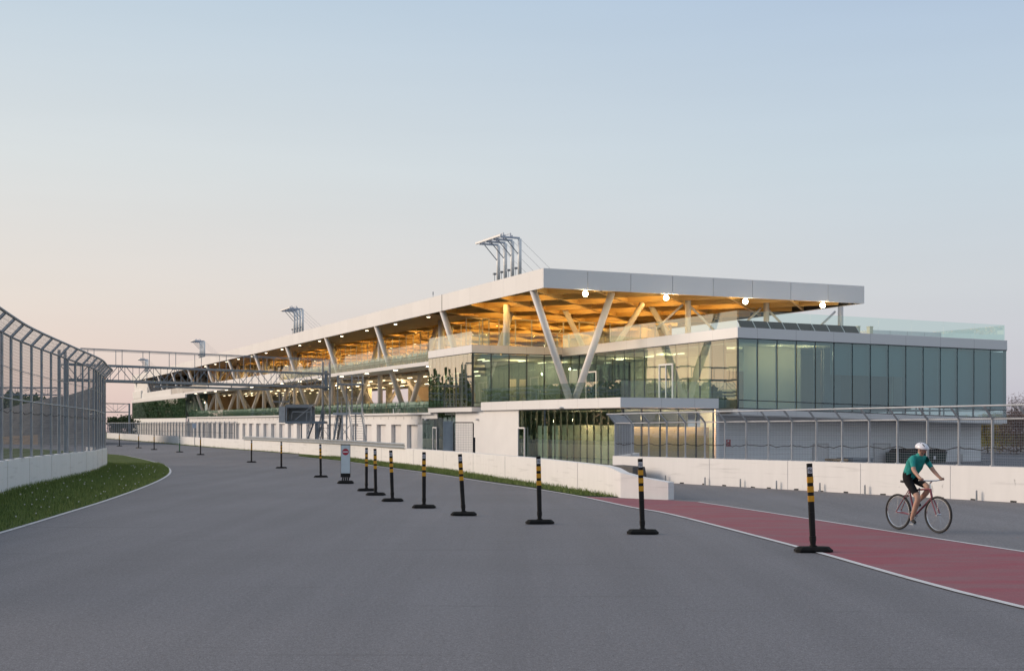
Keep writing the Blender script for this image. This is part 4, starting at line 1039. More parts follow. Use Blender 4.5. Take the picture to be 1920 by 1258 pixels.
# ------------------------------------------------------------------ start gantry, tower and stands behind the pit wall
def at(px, py, d): return Vector((ray(px) * d, d, CH + (H - py) * d / F))
GP0, GP1 = Vector((-30.8, 88.2)), Vector((-14.66, 103.0)); gd_ = (GP1 - GP0).normalized(); gn_ = Vector((-gd_.y, gd_.x))
def truss(name, p0, p1, zb_, zt_, depth, bays, label, rail=True, tower=True):
    d = (p1 - p0).normalized(); n = Vector((-d.y, d.x))
    t = thing(name, (p1.x, p1.y, gz(p1.y)), label, 'gantry')
    def q(s, z, o=0.0): p = p0.lerp(p1, s) + n * o; return Vector((p.x, p.y, z))
    mb = MB()
    for o in (0, depth):
        mb.bar(q(0, zt_, o), q(1, zt_, o), 0.115, 0.115); mb.bar(q(0, zb_, o), q(1, zb_, o), 0.115, 0.115)
    mb.build('chord', M['bluemetal'], t)
    mb = MB()
    for o in (0, depth):
        for i in range(bays):
            a, b = (i + 0.05) / bays, (i + 0.95) / bays
            if i % 2: mb.tube(q(a, zb_, o), q(b, zt_, o), 0.028, n=5)
            else: mb.tube(q(a, zt_, o), q(b, zb_, o), 0.028, n=5)
            mb.tube(q(i / bays, zb_, o), q(i / bays, zt_, o), 0.022, n=5)
    for i in range(bays + 1): mb.tube(q(i / bays, zb_, 0), q(i / bays, zb_, depth), 0.025, n=5); mb.tube(q(i / bays, zt_, 0), q(i / bays, zt_, depth), 0.025, n=5)
    for i in range(bays): mb.tube(q(i / bays, zb_, 0), q((i + 1) / bays, zb_, depth), 0.02, n=5)
    mb.build('bracing', M['bluemetal'], t)
    if rail:
        mb = MB()
        for o in (0, depth):
            mb.tube(q(0.05, zt_ + 1.13, o), q(1, zt_ + 1.13, o), 0.028, n=6); mb.tube(q(0.05, zt_ + 1.05, o), q(1, zt_ + 1.05, o), 0.012, n=5)
            for i in range(1, 11): mb.tube(q(i / 10.5, zt_, o), q(i / 10.5, zt_ + 1.13, o), 0.024, n=6)
        mb.build('handrail', M['bluemetal'], t)
        mb = MB(); mb.box(0, 0, 0, 0, 0, 0); mb = MB()
        a, b = q(0, zb_ + 0.1, depth / 2), q(1, zb_ + 0.1, depth / 2); mb.bar(a, b, depth * 0.8, 0.05); mb.build('walkway', M['greymetal'], t)
    if tower:
        for s, o in ((1.0, 0), (1.0, depth)):
            p = q(s, 0, o); mb = MB(); mb.tube((p.x, p.y, gz(p.y)), (p.x, p.y, zt_ + 1.0), 0.085, n=10); mb.build('tower_post', M['greymetal'], t)
        p = q(1.0, 0, depth / 2); mb = MB(); mb.box(p.x - 0.12, p.x + 0.12, p.y - 0.25, p.y + 0.25, zb_ - 0.25, zt_ + 0.25); mb.build('bracket_head', M['bluemetal'], t)
        mb = MB(); z = 0.6
        while z < zb_ - 0.8:
            a, b = q(1, z, 0), q(1, z + 0.8, depth); mb.tube(a, b, 0.02, n=5); mb.tube(q(1, z + .8, 0), q(1, z + .8, depth), 0.018, n=5); z += 0.8
        mb.build('lattice', M['greymetal'], t)
    for o in (0, depth):
        p = q(0.0, 0, o); mb = MB(); mb.tube((p.x, p.y, gz(p.y)), (p.x, p.y, zt_ + 1.0), 0.11, n=10); mb.build('tower_post', M['bluemetal'], t)
    return t, q
tg, gq = truss('start_gantry', GP0, GP1, 5.46, 6.57, 1.0, 20, 'blue grey steel truss gantry with handrail crossing the track before the building')
mb = MB(); mb.bar(gq(.31, 5.19, 0.3), gq(.767, 5.19, 0.3), 0.22, 0.15); mb.build('light_beam', M['bluemetal'], tg)
for s in (.33, .42, .51, .60, .69, .75): mb = MB(); mb.tube(gq(s, 5.19, 0.3), gq(s, 5.5, 0.3), 0.04, n=6); mb.build('hanger', M['bluemetal'], tg)
truss('track_gantry', Vector((-64.0, 190.0)), Vector((-58.6, 196.0)), 4.95, 6.25, 1.2, 4, 'distant grey truss gantry over the track beyond the fence end', False, False)
t_ = [o for o in C.objects if o.name == 'track_gantry'][0]; mb = MB(); mb.tube((-58.6, 196.0, gz(196)), (-58.6, 196.0, 6.3), .14, n=8); mb.build('tower_post', M['bluemetal'], t_)
truss('track_gantry', Vector((-78.0, 150.0)), Vector((-54.0, 153.0)), 6.35, 7.2, 1.2, 14, 'thin distant grey truss gantry seen through the left mesh fence', False, False)

# starter cabin on the pit wall
def stair(parent, p_top, p_bot, width, across, steps, mat, name='stair', rail=True):
    pt, pb = Vector(p_top), Vector(p_bot); ac = Vector(across).normalized() * width / 2
    mb = MB(); mb.bar(pt - ac, pb - ac, 0.05, 0.16); mb.bar(pt + ac, pb + ac, 0.05, 0.16)
    st = mb.build(name, mat, parent)
    m2 = MB(); run = (pb - pt); run.z = 0; rd = run.normalized() if run.length > 1e-3 else Vector((0, -1, 0))
    for i in range(steps):
        c = pt.lerp(pb, (i + 0.5) / steps); m2.bar(c - ac * 0.96, c + ac * 0.96, 0.22, 0.03)
    m2.build('tread', mat, st)
    if rail:
        m3 = MB()
        for s in (-1, 1):
            for hh in (0.5, 0.95): m3.tube(pt + ac * s + Vector((0, 0, hh)), pb + ac * s + Vector((0, 0, hh)), 0.02, n=6)
            for i in range(5): c = pt.lerp(pb, i / 4) + ac * s; m3.tube(c, c + Vector((0, 0, 0.95)), 0.02, n=6)
        m3.build('handrail', mat, st)
    return st
dC = 103.0
cab = thing('starter_cabin', tuple(at(555, 823, dC)), 'small blue grey open fronted starter cabin raised on posts above the pit wall', 'cabin')
def bx2(px0, px1, py0, py1, d0, d1, mb): 
    x0, x1 = at(px0, 0, dC).x, at(px1, 0, dC).x; z1, z0 = at(0, py0, dC).z, at(0, py1, dC).z; mb.box(x0, x1, d0, d1, z0, z1)
mb = MB(); bx2(535, 585, 762.5, 789.3, dC + 1.5, dC + 1.6, mb); bx2(535, 585, 758, 762.4, dC + 0.0, dC + 1.6, mb); mb.build('shell', M['greymetal'], cab)
mb = MB(); bx2(523, 534.8, 761.5, 792, dC - 0.05, dC + 1.6, mb); mb.build('end_panel', M['greymetalpale'] if 'greymetalpale' in M else M['fencepale'], cab)
mb = MB(); bx2(534.9, 609, 789.4, 794, dC - 0.03, dC + 1.6, mb); mb.build('floor_beam', M['bluemetal'], cab)
mb = MB()
for px in (537, 583.5): bx2(px - 1, px + 1, 762.5, 789.3, dC - 0.02, dC + 0.06, mb)
bx2(538.1, 582.4, 762.6, 764.5, dC - 0.02, dC + 0.05, mb); bx2(548, 582.4, 771, 773, dC - 0.02, dC + 0.05, mb); bx2(574, 575.5, 773.1, 789.3, dC - 0.02, dC + 0.04, mb)
mb.tube(at(553, 788, dC), at(590, 757, dC), 0.05, n=6); mb.tube(at(546, 788, dC), at(548, 773, dC), 0.03, n=6); mb.build('frame', M['greymetal'], cab)
for px in (565,): p = at(px, 800, dC + 0.8); mb = MB(); mb.box(p.x - .05, p.x + .05, p.y - .05, p.y + .05, gz(dC), at(0, 789.4, dC).z); mb.build('post', M['bluemetal'], cab)
mb = MB(); p = at(593, 0, dC); mb.box(p.x - 0.12, p.x + 0.12, dC + 0.1, dC + 0.3, gz(dC), at(0, 794, dC).z); mb.build('post', M['bluemetal'], cab)
mb = MB()
for px in (524, 529, 542.5): p = at(px, 0, dC + 0.3); mb.tube((p.x, p.y, at(0, 761, dC).z), (p.x, p.y, at(0, 735 if px < 540 else 730, dC).z), 0.03, n=6)
mb.bar(at(512, 753, dC + .3), at(543, 753, dC + .3), 0.05, 0.10); mb.build('mast', M['greymetal'], cab)
stair(cab, at(597, 792, dC + 0.3), at(588, 826, dC + 0.3) + Vector((0, -0.9, 0)), 0.75, (1, 0.1, 0), 9, M['bluemetal'])
stair(cab, at(606, 770, dC + 0.6), at(602, 826, dC + 0.6) + Vector((0, -1.2, 0)), 0.25, (1, 0.1, 0), 12, M['bluemetal'], 'ladder', False)

# access platform with stairs
dS = 102.0
pl = thing('stair_platform', tuple(at(655, 823, dS)), 'galvanised steel access platform with two stairs and a raised upper deck', 'platform')
def bx3(px0, px1, py0, py1, d0, d1, mb):
    x0, x1 = at(px0, 0, dS).x, at(px1, 0, dS).x; z1, z0 = at(0, py0, dS).z, at(0, py1, dS).z; mb.box(x0, x1, d0, d1, z0, z1)
mb = MB(); bx3(624, 651, 773.5, 778, dS, dS + 1.6, mb); bx3(651.1, 679, 773, 776.5, dS, dS + 1.5, mb); mb.build('deck', M['fencepale'], pl)
mb = MB(); bx3(632, 682, 718.5, 721.5, dS + 0.1, dS + 1.5, mb); mb.build('upper_deck', M['greymetal'], pl)
for px, d_ in ((633, .1), (660, .1), (650, 1.4), (680, 1.4)):
    mb = MB(); p = at(px, 0, dS + d_); mb.box(p.x - .05, p.x + .05, p.y - .05, p.y + .05, at(0, 776, dS).z, at(0, 704 if px != 650 else 719, dS).z); mb.build('post', M['greymetal'], pl)
mb = MB()
for py in (704, 711): mb.tube(at(633, py, dS + .1), at(668, py, dS + .1), 0.025, n=6); mb.tube(at(666, py, dS + .1), at(672, py + 2, dS + .1), 0.025, n=6); mb.tube(at(672, py, dS + 1.4), at(682, py, dS + 1.4), 0.025, n=6)
for px in (672, 681): mb.tube(at(px, 704, dS + .1), at(px, 719, dS + .1), 0.03, n=6)
for px in (640, 650, 660, 670): mb.tube(at(px, 745, dS), at(px, 773, dS), 0.022, n=6)
for py in (745, 754, 763): mb.tube(at(627, py, dS + .1), at(677, py, dS + .1), 0.02, n=6)
mb.build('handrail', M['fencepale'], pl)
for px, d_ in ((642, 0.1), (650, 0.1), (667, 1.3)): p = at(px, 0, dS + d_); mb = MB(); mb.box(p.x - .055, p.x + .055, p.y - .055, p.y + .055, gz(dS), at(0, 776, dS).z); mb.build('leg', M['fencepale'], pl)
mb = MB(); mb.tube(at(641, 800, dS), at(656, 826, dS), 0.025, n=6); mb.tube(at(656, 797, dS + .1), at(634, 826, dS + .1), 0.025, n=6); mb.build('bracing', M['fencepale'], pl)
stair(pl, at(665.5, 774, dS - 0.2), at(680, 828, dS - 0.4) + Vector((0, -2.2, 0)), 1.0, (1, 0.05, 0), 12, M['fencepale'])
stair(pl, at(638, 777, dS + 0.8), at(629, 826, dS + 0.8), 0.8, (0.25, 1, 0), 11, M['greymetal'])

# mesh gate behind the pit wall
dG = 64.0
gt = thing('mesh_gate', tuple(at(860, 850, dG)), 'wire mesh gate with black frame and blue grey leaf behind the pit wall', 'gate')
mb = MB(); z0, z1 = 0.4, at(0, 789.5, dG).z; x0, x1 = at(832, 0, dG).x, at(848, 0, dG).x
for x in (x0, x1): mb.box(x - .035, x + .035, dG, dG + .07, z0, z1)
mb.box(x0 + .036, x1 - .036, dG, dG + .07, z1 - 0.07, z1)
mb.box(x0 + .036, x1 - .036, dG + 0.02, dG + .05, z0, z1 - .071); mb.build('leaf', M['gateblue'], gt)
mb = MB(); x0, x1 = at(851, 0, dG).x, at(887.5, 0, dG).x; z1 = at(0, 793, dG).z; z0 = at(0, 848, dG).z
for x in (x0, x1): mb.box(x - .03, x + .03, dG - .1, dG - .04, z0, z1)
mb.box(x0, x1, dG - .1, dG - .04, z1 - .001, z1 + .05); mb.box(x0, x1, dG - .1, dG - .04, z0 - .05, z0)
mb.box(x1 + .031, x1 + .10, dG - .1, dG + .02, z0 - 0.05, z0 + 0.75); mb.build('frame', M['dark'], gt)
mb = MB()
for i in range(1, 12): x = x0 + (x1 - x0) * i / 12; mb.tube((x, dG - .07, z0), (x, dG - .07, z1), 0.006, n=4)
for i in range(1, 17): z = z0 + (z1 - z0) * i / 17; mb.tube((x0, dG - .07, z), (x1, dG - .07, z), 0.006, n=4)
mb.build('wire_mesh', M['greymetal'], gt)

# speed board on a thin pole
p = Vector((*G(365, 836.5), 0)); dP = p.y
sgn_ = thing('track_sign', (p.x, p.y, gz(p.y)), 'pale blue square sign board on a thin grey pole before the far pit wall', 'sign')
mb = MB(); mb.tube((p.x, p.y, gz(p.y)), (p.x, p.y, at(0, 794, dP).z), 0.035, n=8); mb.build('pole', M['greymetal'], sgn_)
mb = MB(); c = at(364.5, 798, dP); mb.box(c.x - 0.22, c.x + 0.22, c.y - 0.08, c.y - 0.04, c.z - 0.25, c.z + 0.25); mb.build('board', M['signpale'] if 'signpale' in M else pm('sign_pale', (.45, .52, .62), .5), sgn_)

# ------------------------------------------------------------------ bollards
def local(mb, name, mat, parent, smooth=False):
    o = mb.build(name, mat, None, smooth); o.parent = parent; return o
def make_bollard(green=False):
    t = bpy.data.objects.new('bollard', None); C.objects.link(t); t['category'] = 'bollard'; t['group'] = 'flexible posts along the track'
    pmat = M['greenpost'] if green else M['blackpost']
    mb = MB(); L, D, h = 0.285, 0.14, 0.075
    def ring(l, d, z, c=0.06): return [(-l, -d + c, z), (-l + c, -d, z), (l - c, -d, z), (l, -d + c, z), (l, d - c, z), (l - c, d, z), (-l + c, d, z), (-l, d - c, z)]
    mb.hexa(ring(L, D, 0), ring(L, D, 0.03)); mb.hexa(ring(L - .004, D - .004, 0.031), ring(L - 0.05, D - 0.045, h)); mb.hexa(ring(0.06, 0.06, h, .03), ring(0.05, 0.05, h + .02, .025))
    local(mb, 'base', M['rubber'], t)
    mb = MB()
    def oc(w, d, z): c = min(w, d) * 0.6; return [(-w, -d + c, z), (-w + c, -d, z), (w - c, -d, z), (w, -d + c, z), (w, d - c, z), (w - c, d, z), (-w + c, d, z), (-w, d - c, z)]
    mb.hexa(oc(.038, .028, h + .018), oc(.046, .028, .16)); mb.hexa(oc(.050, .036, .161), oc(.050, .036, .235)); mb.hexa(oc(.044, .028, .236), oc(.047, .026, .60)); mb.hexa(oc(.047, .026, .601), oc(.044, .022, 1.35))
    po = local(mb, 'post', pmat, t)
    bm_ = M['orange'] if not green else M['sticker']
    for z in (0.765, 0.91, 1.055):
        m2 = MB(); w = .0455; m2.hexa([(-w, -.030, z), (w, -.030, z), (w, .030, z), (-w, .030, z)], [(-w, -.029, z + .09), (w, -.029, z + .09), (w, .029, z + .09), (-w, .029, z + .09)]); local(m2, 'band', bm_, po)
    m2 = MB(); zc = 1.245
    m2.hexa([(-.036, -.0285, zc - .046), (.036, -.0285, zc - .046), (.036, -.024, zc - .046), (-.036, -.024, zc - .046)], [(-.036, -.0275, zc + .046), (.036, -.0275, zc + .046), (.036, -.023, zc + .046), (-.036, -.023, zc + .046)])
    m2.m = 1
    for i in range(14):
        a0, a1 = 6.2832 * i / 14, 6.2832 * (i + 1) / 14
        m2.bar((.026 * math.cos(a0), -.0292, zc + .030 * math.sin(a0)), (.026 * math.cos(a1), -.0292, zc + .030 * math.sin(a1)), .007, .003, up=(0, 1, 0))
    m2.bar((-.018, -.0292, zc + .020), (.018, -.0292, zc - .020), .008, .003, up=(0, 1, 0)); m2.bar((-.012, -.0295, zc - .008), (.014, -.0295, zc + .004), .012, .003, up=(0, 1, 0))
    local(m2, 'sticker', [M['sticker'], M['ink']], po)
    return t
blk = make_bollard(); grn = make_bollard(True)
bol = [(1525, 1035, -2.6, 'nearest black post with amber bands, its base across the white line of the red strip'),
       (1205, 1001, -1.9, 'black post with amber bands standing in front of the tapered white pit wall end'),
       (1012, 982, -1.2, 'black post with amber bands standing before the lit ground floor glazing'),
       (869.5, 966.5, -3.6, 'black post with amber bands leaning clearly left, below the mesh gate'),
       (795, 952.5, 0.0, 'upright black post with amber bands right of the three posts beside the no entry board'),
       (736, 940, -2.0, 'black post with amber bands, third to the right of the no entry board'),
       (704.5, 928.5, -0.9, 'black post with amber bands, second to the right of the no entry board'),
       (687, 920.5, 0.2, 'black post with amber bands immediately right of the no entry board'),
       (601.5, 895, -0.8, 'black post with amber bands immediately left of the no entry board'),
       (527.5, 878, 0.0, 'thin far black post with amber bands, second to the left of the no entry board'),
       (471.5, 867, 0.3, 'thin far black post with amber bands below the left end of the guard rail'),
       (376, 853, 0.0, 'thin far black post with amber bands just right of the green post'),
       (336.8, 848, 0.0, 'green post with pale bands among the far black posts'),
       (289, 843.4, 0.0, 'thin far black post with amber bands just left of the green post'),
       (260, 840.1, 0.0, 'thin far black post with amber bands, second to the left of the green post'),
       (224, 836.6, -0.6, 'farthest thin black post, close to the end of the left fence')]
used_b = False
for px, py, tilt, lab in bol:
    src = grn if lab.startswith('green') else blk
    if src is grn: o = grn
    elif not used_b: o = blk; used_b = True
    else: o = copy_tree(blk)
    x, y = G(px, py); o.location = (x, y, gz(y) + 0.013); o['label'] = lab
    o.rotation_euler = (0, 0, random.uniform(-0.12, 0.12))
    for ch in o.children:
        if ch.name.startswith('post'): ch.rotation_euler = (0, R(tilt), 0)

# no entry board
x, y = G(648, 906.5)
ne = thing('no_entry_board', (x, y, gz(y) + 0.012), 'upright pale panel with red no entry disc on a black rubber foot', 'sign')
mb = MB()
def ring(l, d, z, c=0.06): return [(-l, -d + c, z), (-l + c, -d, z), (l - c, -d, z), (l, -d + c, z), (l, d - c, z), (l - c, d, z), (-l + c, d, z), (-l, d - c, z)]
mb.hexa(ring(.285, .2, 0), ring(.285, .2, .04)); mb.hexa(ring(.28, .195, .041), ring(.23, .15, .10)); local(mb, 'base', M['rubber'], ne)
mb = MB(); mb.box(-.175, .175, -.03, .03, .22, .36)
for k in range(4): mb.bar((-.12 + .07 * k, 0, .10), (-.09 + .07 * k, 0, .22), .045, .05, up=(0, 1, 0))
mb.box(-.17, -.163, -.026, .026, .361, 1.37); mb.box(.163, .17, -.026, .026, .361, 1.37); mb.box(-.17, .17, -.028, .028, 1.371, 1.40); local(mb, 'frame', M['blackpost'], ne)
mb = MB(); mb.box(-.162, .162, -.022, .022, .362, 1.368); pn = local(mb, 'panel', M['signwhite'], ne)
mb = MB(); zc = 1.13; mb.hexa([(.118 * math.cos(a), -.0235, zc + .118 * math.sin(a)) for a in [6.2832 * i / 28 for i in range(28)]], [(.118 * math.cos(a), -.0265, zc + .118 * math.sin(a)) for a in [6.2832 * i / 28 for i in range(28)]]); local(mb, 'disc', M['red'], pn)
mb = MB(); mb.box(-.095, .095, -.031, -.027, zc - .022, zc + .022); local(mb, 'bar', M['sticker'], pn)

# ------------------------------------------------------------------ small things behind the right fence
t = thing('waste_container', tuple(W(61.2, b_at(1722, 61.2), -0.5)), 'dark green waste container with small white labels behind the right fence', 'container')
b0, b1 = b_at(1684, 61.2), b_at(1760, 61.2)
zt0 = CH + (H - 846) * 78 / F + 0.02; mb = MB(W); mb.hexa([(60.700, b0, -0.7), (62.200, b0, -0.7), (62.200, b1, -0.7), (60.700, b1, -0.7)], [(60.550, b0 - .05, zt0), (62.300, b0 - .05, zt0), (62.300, b1 + .05, zt0), (60.550, b1 + .05, zt0)]); mb.build('body', M['bin'], t)
mb = MB(W); mb.hexa([(60.500, b0 + .25, zt0 + .01), (62.350, b0 + .25, zt0 + .01), (62.350, b1 + .08, zt0 + .01), (60.500, b1 + .08, zt0 + .01)], [(60.700, b0 + .35, zt0 + .22), (62.200, b0 + .35, zt0 + .22), (62.200, b1, zt0 + .18), (60.700, b1, zt0 + .18)]); mb.build('lid', M['rubber'], t)
mb = MB(W)
for o_, z_, w_ in ((1.42, .48, .16), (2.15, .48, .16)): mb.box(60.560, 60.585, b0 + o_, b0 + o_ + w_, zt0 - .42, zt0 - .2)
mb.build('label_plate', M['sticker'], t)
t = thing('low_skip', tuple(W(61.200, b_at(1606, 61.200), -0.5)), 'low blue grey metal skip standing behind the right fence', 'skip')
b0, b1 = b_at(1587, 61.200), b_at(1625, 61.200); mb = MB(W); mb.hexa([(60.800, b0 + .1, -0.7), (62.000, b0 + .1, -0.7), (62.000, b1 - .1, -0.7), (60.800, b1 - .1, -0.7)], [(60.600, b0, .42), (62.100, b0, .42), (62.100, b1, .42), (60.600, b1, .42)]); mb.build('body', M['bluemetal'], t)
mb = MB(W); mb.box(60.550, 60.599, b0 - .03, b1 + .03, .36, .44); mb.build('rim', M['greymetal'], t)
t = thing('pallet_stack', tuple(W(61.300, b_at(1570, 61.300), -0.5)), 'small pale stack of boards beside the low skip behind the right fence', 'boards')
b0, b1 = b_at(1556, 61.300), b_at(1583, 61.300); mb = MB(W)
for k in range(6): mb.box(60.900, 61.800, b0 + .02 * (k % 2), b1 - .02 * (k % 3), -0.6 + .17 * k, -0.47 + .17 * k)
mb.build('board', M['timberwall'], t)
for px, py, lab in ((1399.5, 845, 'thin black post behind the right fence below the red wall sign'),):
    p = W(60.6, b_at(px, 60.6), 0); mb = MB(); mb.tube((p.x, p.y, 0), (p.x, p.y, 1.55), .06, .05, 8); tag(mb.build('marker_post', M['blackpost']), lab, 'post')

# ------------------------------------------------------------------ bicycle and rider
fw = Vector((0.44, -0.898)).normalized(); ang = math.atan2(fw.y, fw.x)
bxp, byp = 7.50, 23.72
bike = thing('bicycle', (bxp, byp, 0.006), 'dark red bicycle ridden along the pit lane beside the red strip', 'bicycle'); bike.rotation_euler = (0, 0, ang)
def circ_tube(mb, c, r, rt, n=36, m=6):
    for i in range(n):
        a0, a1 = 6.2832 * i / n, 6.2832 * (i + 1) / n
        mb.tube((c[0] + r * math.cos(a0), c[1], c[2] + r * math.sin(a0)), (c[0] + r * math.cos(a1), c[1], c[2] + r * math.sin(a1)), rt, n=m)
for cx in (-0.48, 0.54):
    mb = MB(); circ_tube(mb, (cx, 0, .34), .285, .008, 36, 5); wh = local(mb, 'wheel', M['chrome'], bike); mb = MB(); mb.tube((cx, -.05, .34), (cx, .05, .34), .02, n=8); local(mb, 'hub', M['chrome'], wh)
    mb = MB(); circ_tube(mb, (cx, 0, .34), .318, .020, 40, 7); local(mb, 'tyre', M['tyre'], wh)
    mb = MB()
    for i in range(24): a = 6.2832 * i / 24; mb.tube((cx + .018 * math.cos(a + .6), .025 * (1 if i % 2 else -1), .34 + .018 * math.sin(a + .6)), (cx + .285 * math.cos(a), 0, .34 + .285 * math.sin(a)), .0014, n=3)
    local(mb, 'spoke', M['chrome'], wh)
mb = MB(); BBk = (-.05, 0, .29); ST = (-.20, 0, .80); HT0 = (.385, 0, .64); HT1 = (.345, 0, .80)
for a, b, r in ((BBk, ST, .017), (BBk, HT0, .020), ((-.185, 0, .75), HT1, .017), (HT0, HT1, .021)): mb.tube(a, b, r, n=8)
for s in (-1, 1): mb.tube(BBk, (-.48, .055 * s, .34), .010, n=6); mb.tube((-.19, .015 * s, .76), (-.48, .055 * s, .34), .009, n=6)
local(mb, 'frame', M['bikeframe'], bike)
mb = MB()
for s in (-1, 1): mb.tube((.39, .03 * s, .62), (.54, .05 * s, .34), .012, n=6)
local(mb, 'fork', M['bikeframe'], bike)
mb = MB(); mb.tube(ST, (-.225, 0, .89), .013, n=8); mb.hexa([(-.36, -.07, .90), (-.30, -.07, .89), (-.09, -.02, .89), (-.09, .02, .89), (-.30, .07, .89), (-.36, .07, .90)], [(-.36, -.06, .935), (-.30, -.06, .93), (-.09, -.015, .92), (-.09, .015, .92), (-.30, .06, .93), (-.36, .06, .935)]); local(mb, 'saddle', M['tyre'], bike)
mb = MB(); mb.tube(HT1, (.335, 0, .90), .014, n=8); mb.path([(.335, 0, .90), (.39, 0, .95)], .014); mb.path([(.36, -.29, .965), (.39, -.10, .95), (.39, .10, .95), (.36, .29, .965)], .012); local(mb, 'handlebar', M['chrome'], bike)
mb = MB(); circ_tube(mb, (-.05, -.045, .29), .085, .006, 20, 5); mb.tube((-.05, -.05, .29), (.02, -.075, .14), .011, n=6); mb.tube((-.05, .05, .29), (-.12, .075, .44), .011, n=6); mb.tube((-.05, -.06, .29), (-.05, .06, .29), .016, n=8)
mb.box(-.03, .07, -.15, -.07, .128, .15); mb.box(-.17, -.07, .07, .15, .43, .452); local(mb, 'crank', M['greymetal'], bike)

rider = thing('person', (bxp, byp, 0.006), 'cyclist in teal jersey, black shorts and white helmet riding along the pit lane', 'person'); rider.rotation_euler = (0, 0, ang)
J = {}; E_ = []
def j(n, p, r): J[n] = (p, r)
j('pelvis', (-.20, 0, 1.00), (.135, .15)); j('waist', (-.13, 0, 1.13), (.115, .135)); j('chest', (-.02, 0, 1.27), (.125, .155)); j('neckb', (.06, 0, 1.385), (.07, .085)); j('neck', (.105, 0, 1.44), (.05, .052)); j('head', (.145, 0, 1.505), (.085, .075)); j('crown', (.150, 0, 1.565), (.085, .078))
for s, n in ((1, 'l'), (-1, 'r')):
    j('sh' + n, (.055, .165 * s, 1.345), (.058, .058)); j('el' + n, (.17, .235 * s, 1.135), (.042, .042)); j('wr' + n, (.325, .245 * s, 1.005), (.027, .03)); j('ha' + n, (.375, .25 * s, .990), (.034, .022))
    j('hip' + n, (-.17, .085 * s, .965), (.095, .09))
j('kner', (.15, -.10, .625), (.058, .058)); j('calr', (.075, -.10, .46), (.055, .055)); j('ankr', (-.03, -.10, .215), (.035, .035)); j('toer', (.09, -.105, .165), (.034, .028))
j('knel', (.22, .10, .815), (.058, .058)); j('call', (.11, .10, .69), (.055, .055)); j('ankl', (-.12, .10, .515), (.035, .035)); j('toel', (.0, .105, .475), (.034, .028))
E_ = [('pelvis', 'waist', 1), ('waist', 'chest', 1), ('chest', 'neckb', 1), ('neckb', 'neck', 0), ('neck', 'head', 0), ('head', 'crown', 0)]
for n in 'lr': E_ += [('chest', 'sh' + n, 1), ('sh' + n, 'el' + n, 1), ('el' + n, 'wr' + n, 0), ('wr' + n, 'ha' + n, 0), ('pelvis', 'hip' + n, 2), ('hip' + n, 'kne' + n, 2), ('kne' + n, 'cal' + n, 0), ('cal' + n, 'ank' + n, 0), ('ank' + n, 'toe' + n, 3)]
names = list(J); idx = {n: i for i, n in enumerate(names)}
me = bpy.data.meshes.new('rider_skeleton'); me.from_pydata([J[n][0] for n in names], [(idx[a], idx[b]) for a, b, _ in E_], []); me.update()
ob = bpy.data.objects.new('rider_skeleton', me); C.objects.link(ob)
sk = ob.modifiers.new('skin', 'SKIN')
for i, n in enumerate(names):
    sv = me.skin_vertices[0].data[i]; sv.radius = J[n][1]; sv.use_root = (n == 'pelvis')
sub = ob.modifiers.new('sub', 'SUBSURF'); sub.levels = 2; sub.render_levels = 2
dg = bpy.context.evaluated_depsgraph_get(); dg.update()
bme = bpy.data.meshes.new_from_object(ob.evaluated_get(dg)); bpy.data.objects.remove(ob)
bb = MB(); bb.v = [v.co.copy() for v in bme.vertices]
def segd(p, a, b):
    a, b = Vector(a), Vector(b); t = max(0, min(1, (p - a).dot(b - a) / (b - a).length_squared)); return (p - a.lerp(b, t)).length
for p in bme.polygons:
    bb.f.append(list(p.vertices)); c = p.center
    e = min(E_, key=lambda e: segd(c, J[e[0]][0], J[e[1]][0]) - 0.5 * (J[e[0]][1][0] + J[e[1]][1][0])); m = e[2]
    if e[0].startswith('hip') and (c - Vector(J[e[1]][0])).length < 0.12: m = 0
    if e[0].startswith('sh') and (c - Vector(J[e[1]][0])).length < 0.07: m = 0
    bb.mi.append(m)
bb.m = 0
for s in (1, -1):                      # fingers curled over the bar, thumb underneath, nose and ears
    for k in range(4):
        yy = (.222 + .019 * k) * s; L_ = (.030, .034, .033, .026)[3 - k]
        bb.tube((.372, yy, .998), (.378 + L_ * .8, yy, .985), .0095, .0088, 6); bb.tube((.378 + L_ * .8, yy, .985), (.372 + L_ * .5, yy, .958), .0088, .0075, 6)
    bb.tube((.350, .218 * s, .985), (.372, .205 * s, .968), .010, .009, 6); bb.tube((.372, .205 * s, .968), (.390, .212 * s, .955), .009, .0075, 6)
    bb.ball((.150, .078 * s, 1.51), .022, 8, 6, (.7, .4, 1.2))
bb.tube((.215, 0, 1.525), (.248, 0, 1.500), .009, .014, 6)
bb.m = 4
for s in (1, -1): bb.ball((.222, .028 * s, 1.527), .009, 6, 5)
bb.m = 5; bb.tube((.222, -.022, 1.468), (.222, .022, 1.468), .006, n=6)
body = local(bb, 'body', [M['skin'], M['tealshirt'], M['blackcloth'], M['tyre'], M['ink'], M['red']], rider, True)
mb = MB()
NU, NV = 20, 8; P = []; Fc = []
for jn in range(NV + 1):
    for i in range(NU):
        t = math.pi * 0.56 * jn / NV; p = 6.2832 * i / NU
        P.append((.150 + .145 * math.sin(t) * math.cos(p) - .012, .105 * math.sin(t) * math.sin(p), 1.548 + .098 * math.cos(t) - .02 * math.sin(t) * math.cos(p)))
for jn in range(NV):
    for i in range(NU): Fc.append((jn * NU + i, (jn + 1) * NU + i, (jn + 1) * NU + (i + 1) % NU, jn * NU + (i + 1) % NU))
mb.add(P, Fc); o_ = local(mb, 'helmet', M['helmet'], rider, True)
so = o_.modifiers.new('thick', 'SOLIDIFY'); so.thickness = 0.012
mb = MB()
for s in (1, -1): mb.tube((.14, .088 * s, 1.53), (.175, .02 * s, 1.43), .005, n=5)
local(mb, 'strap', M['dark'], rider)
mb = MB()
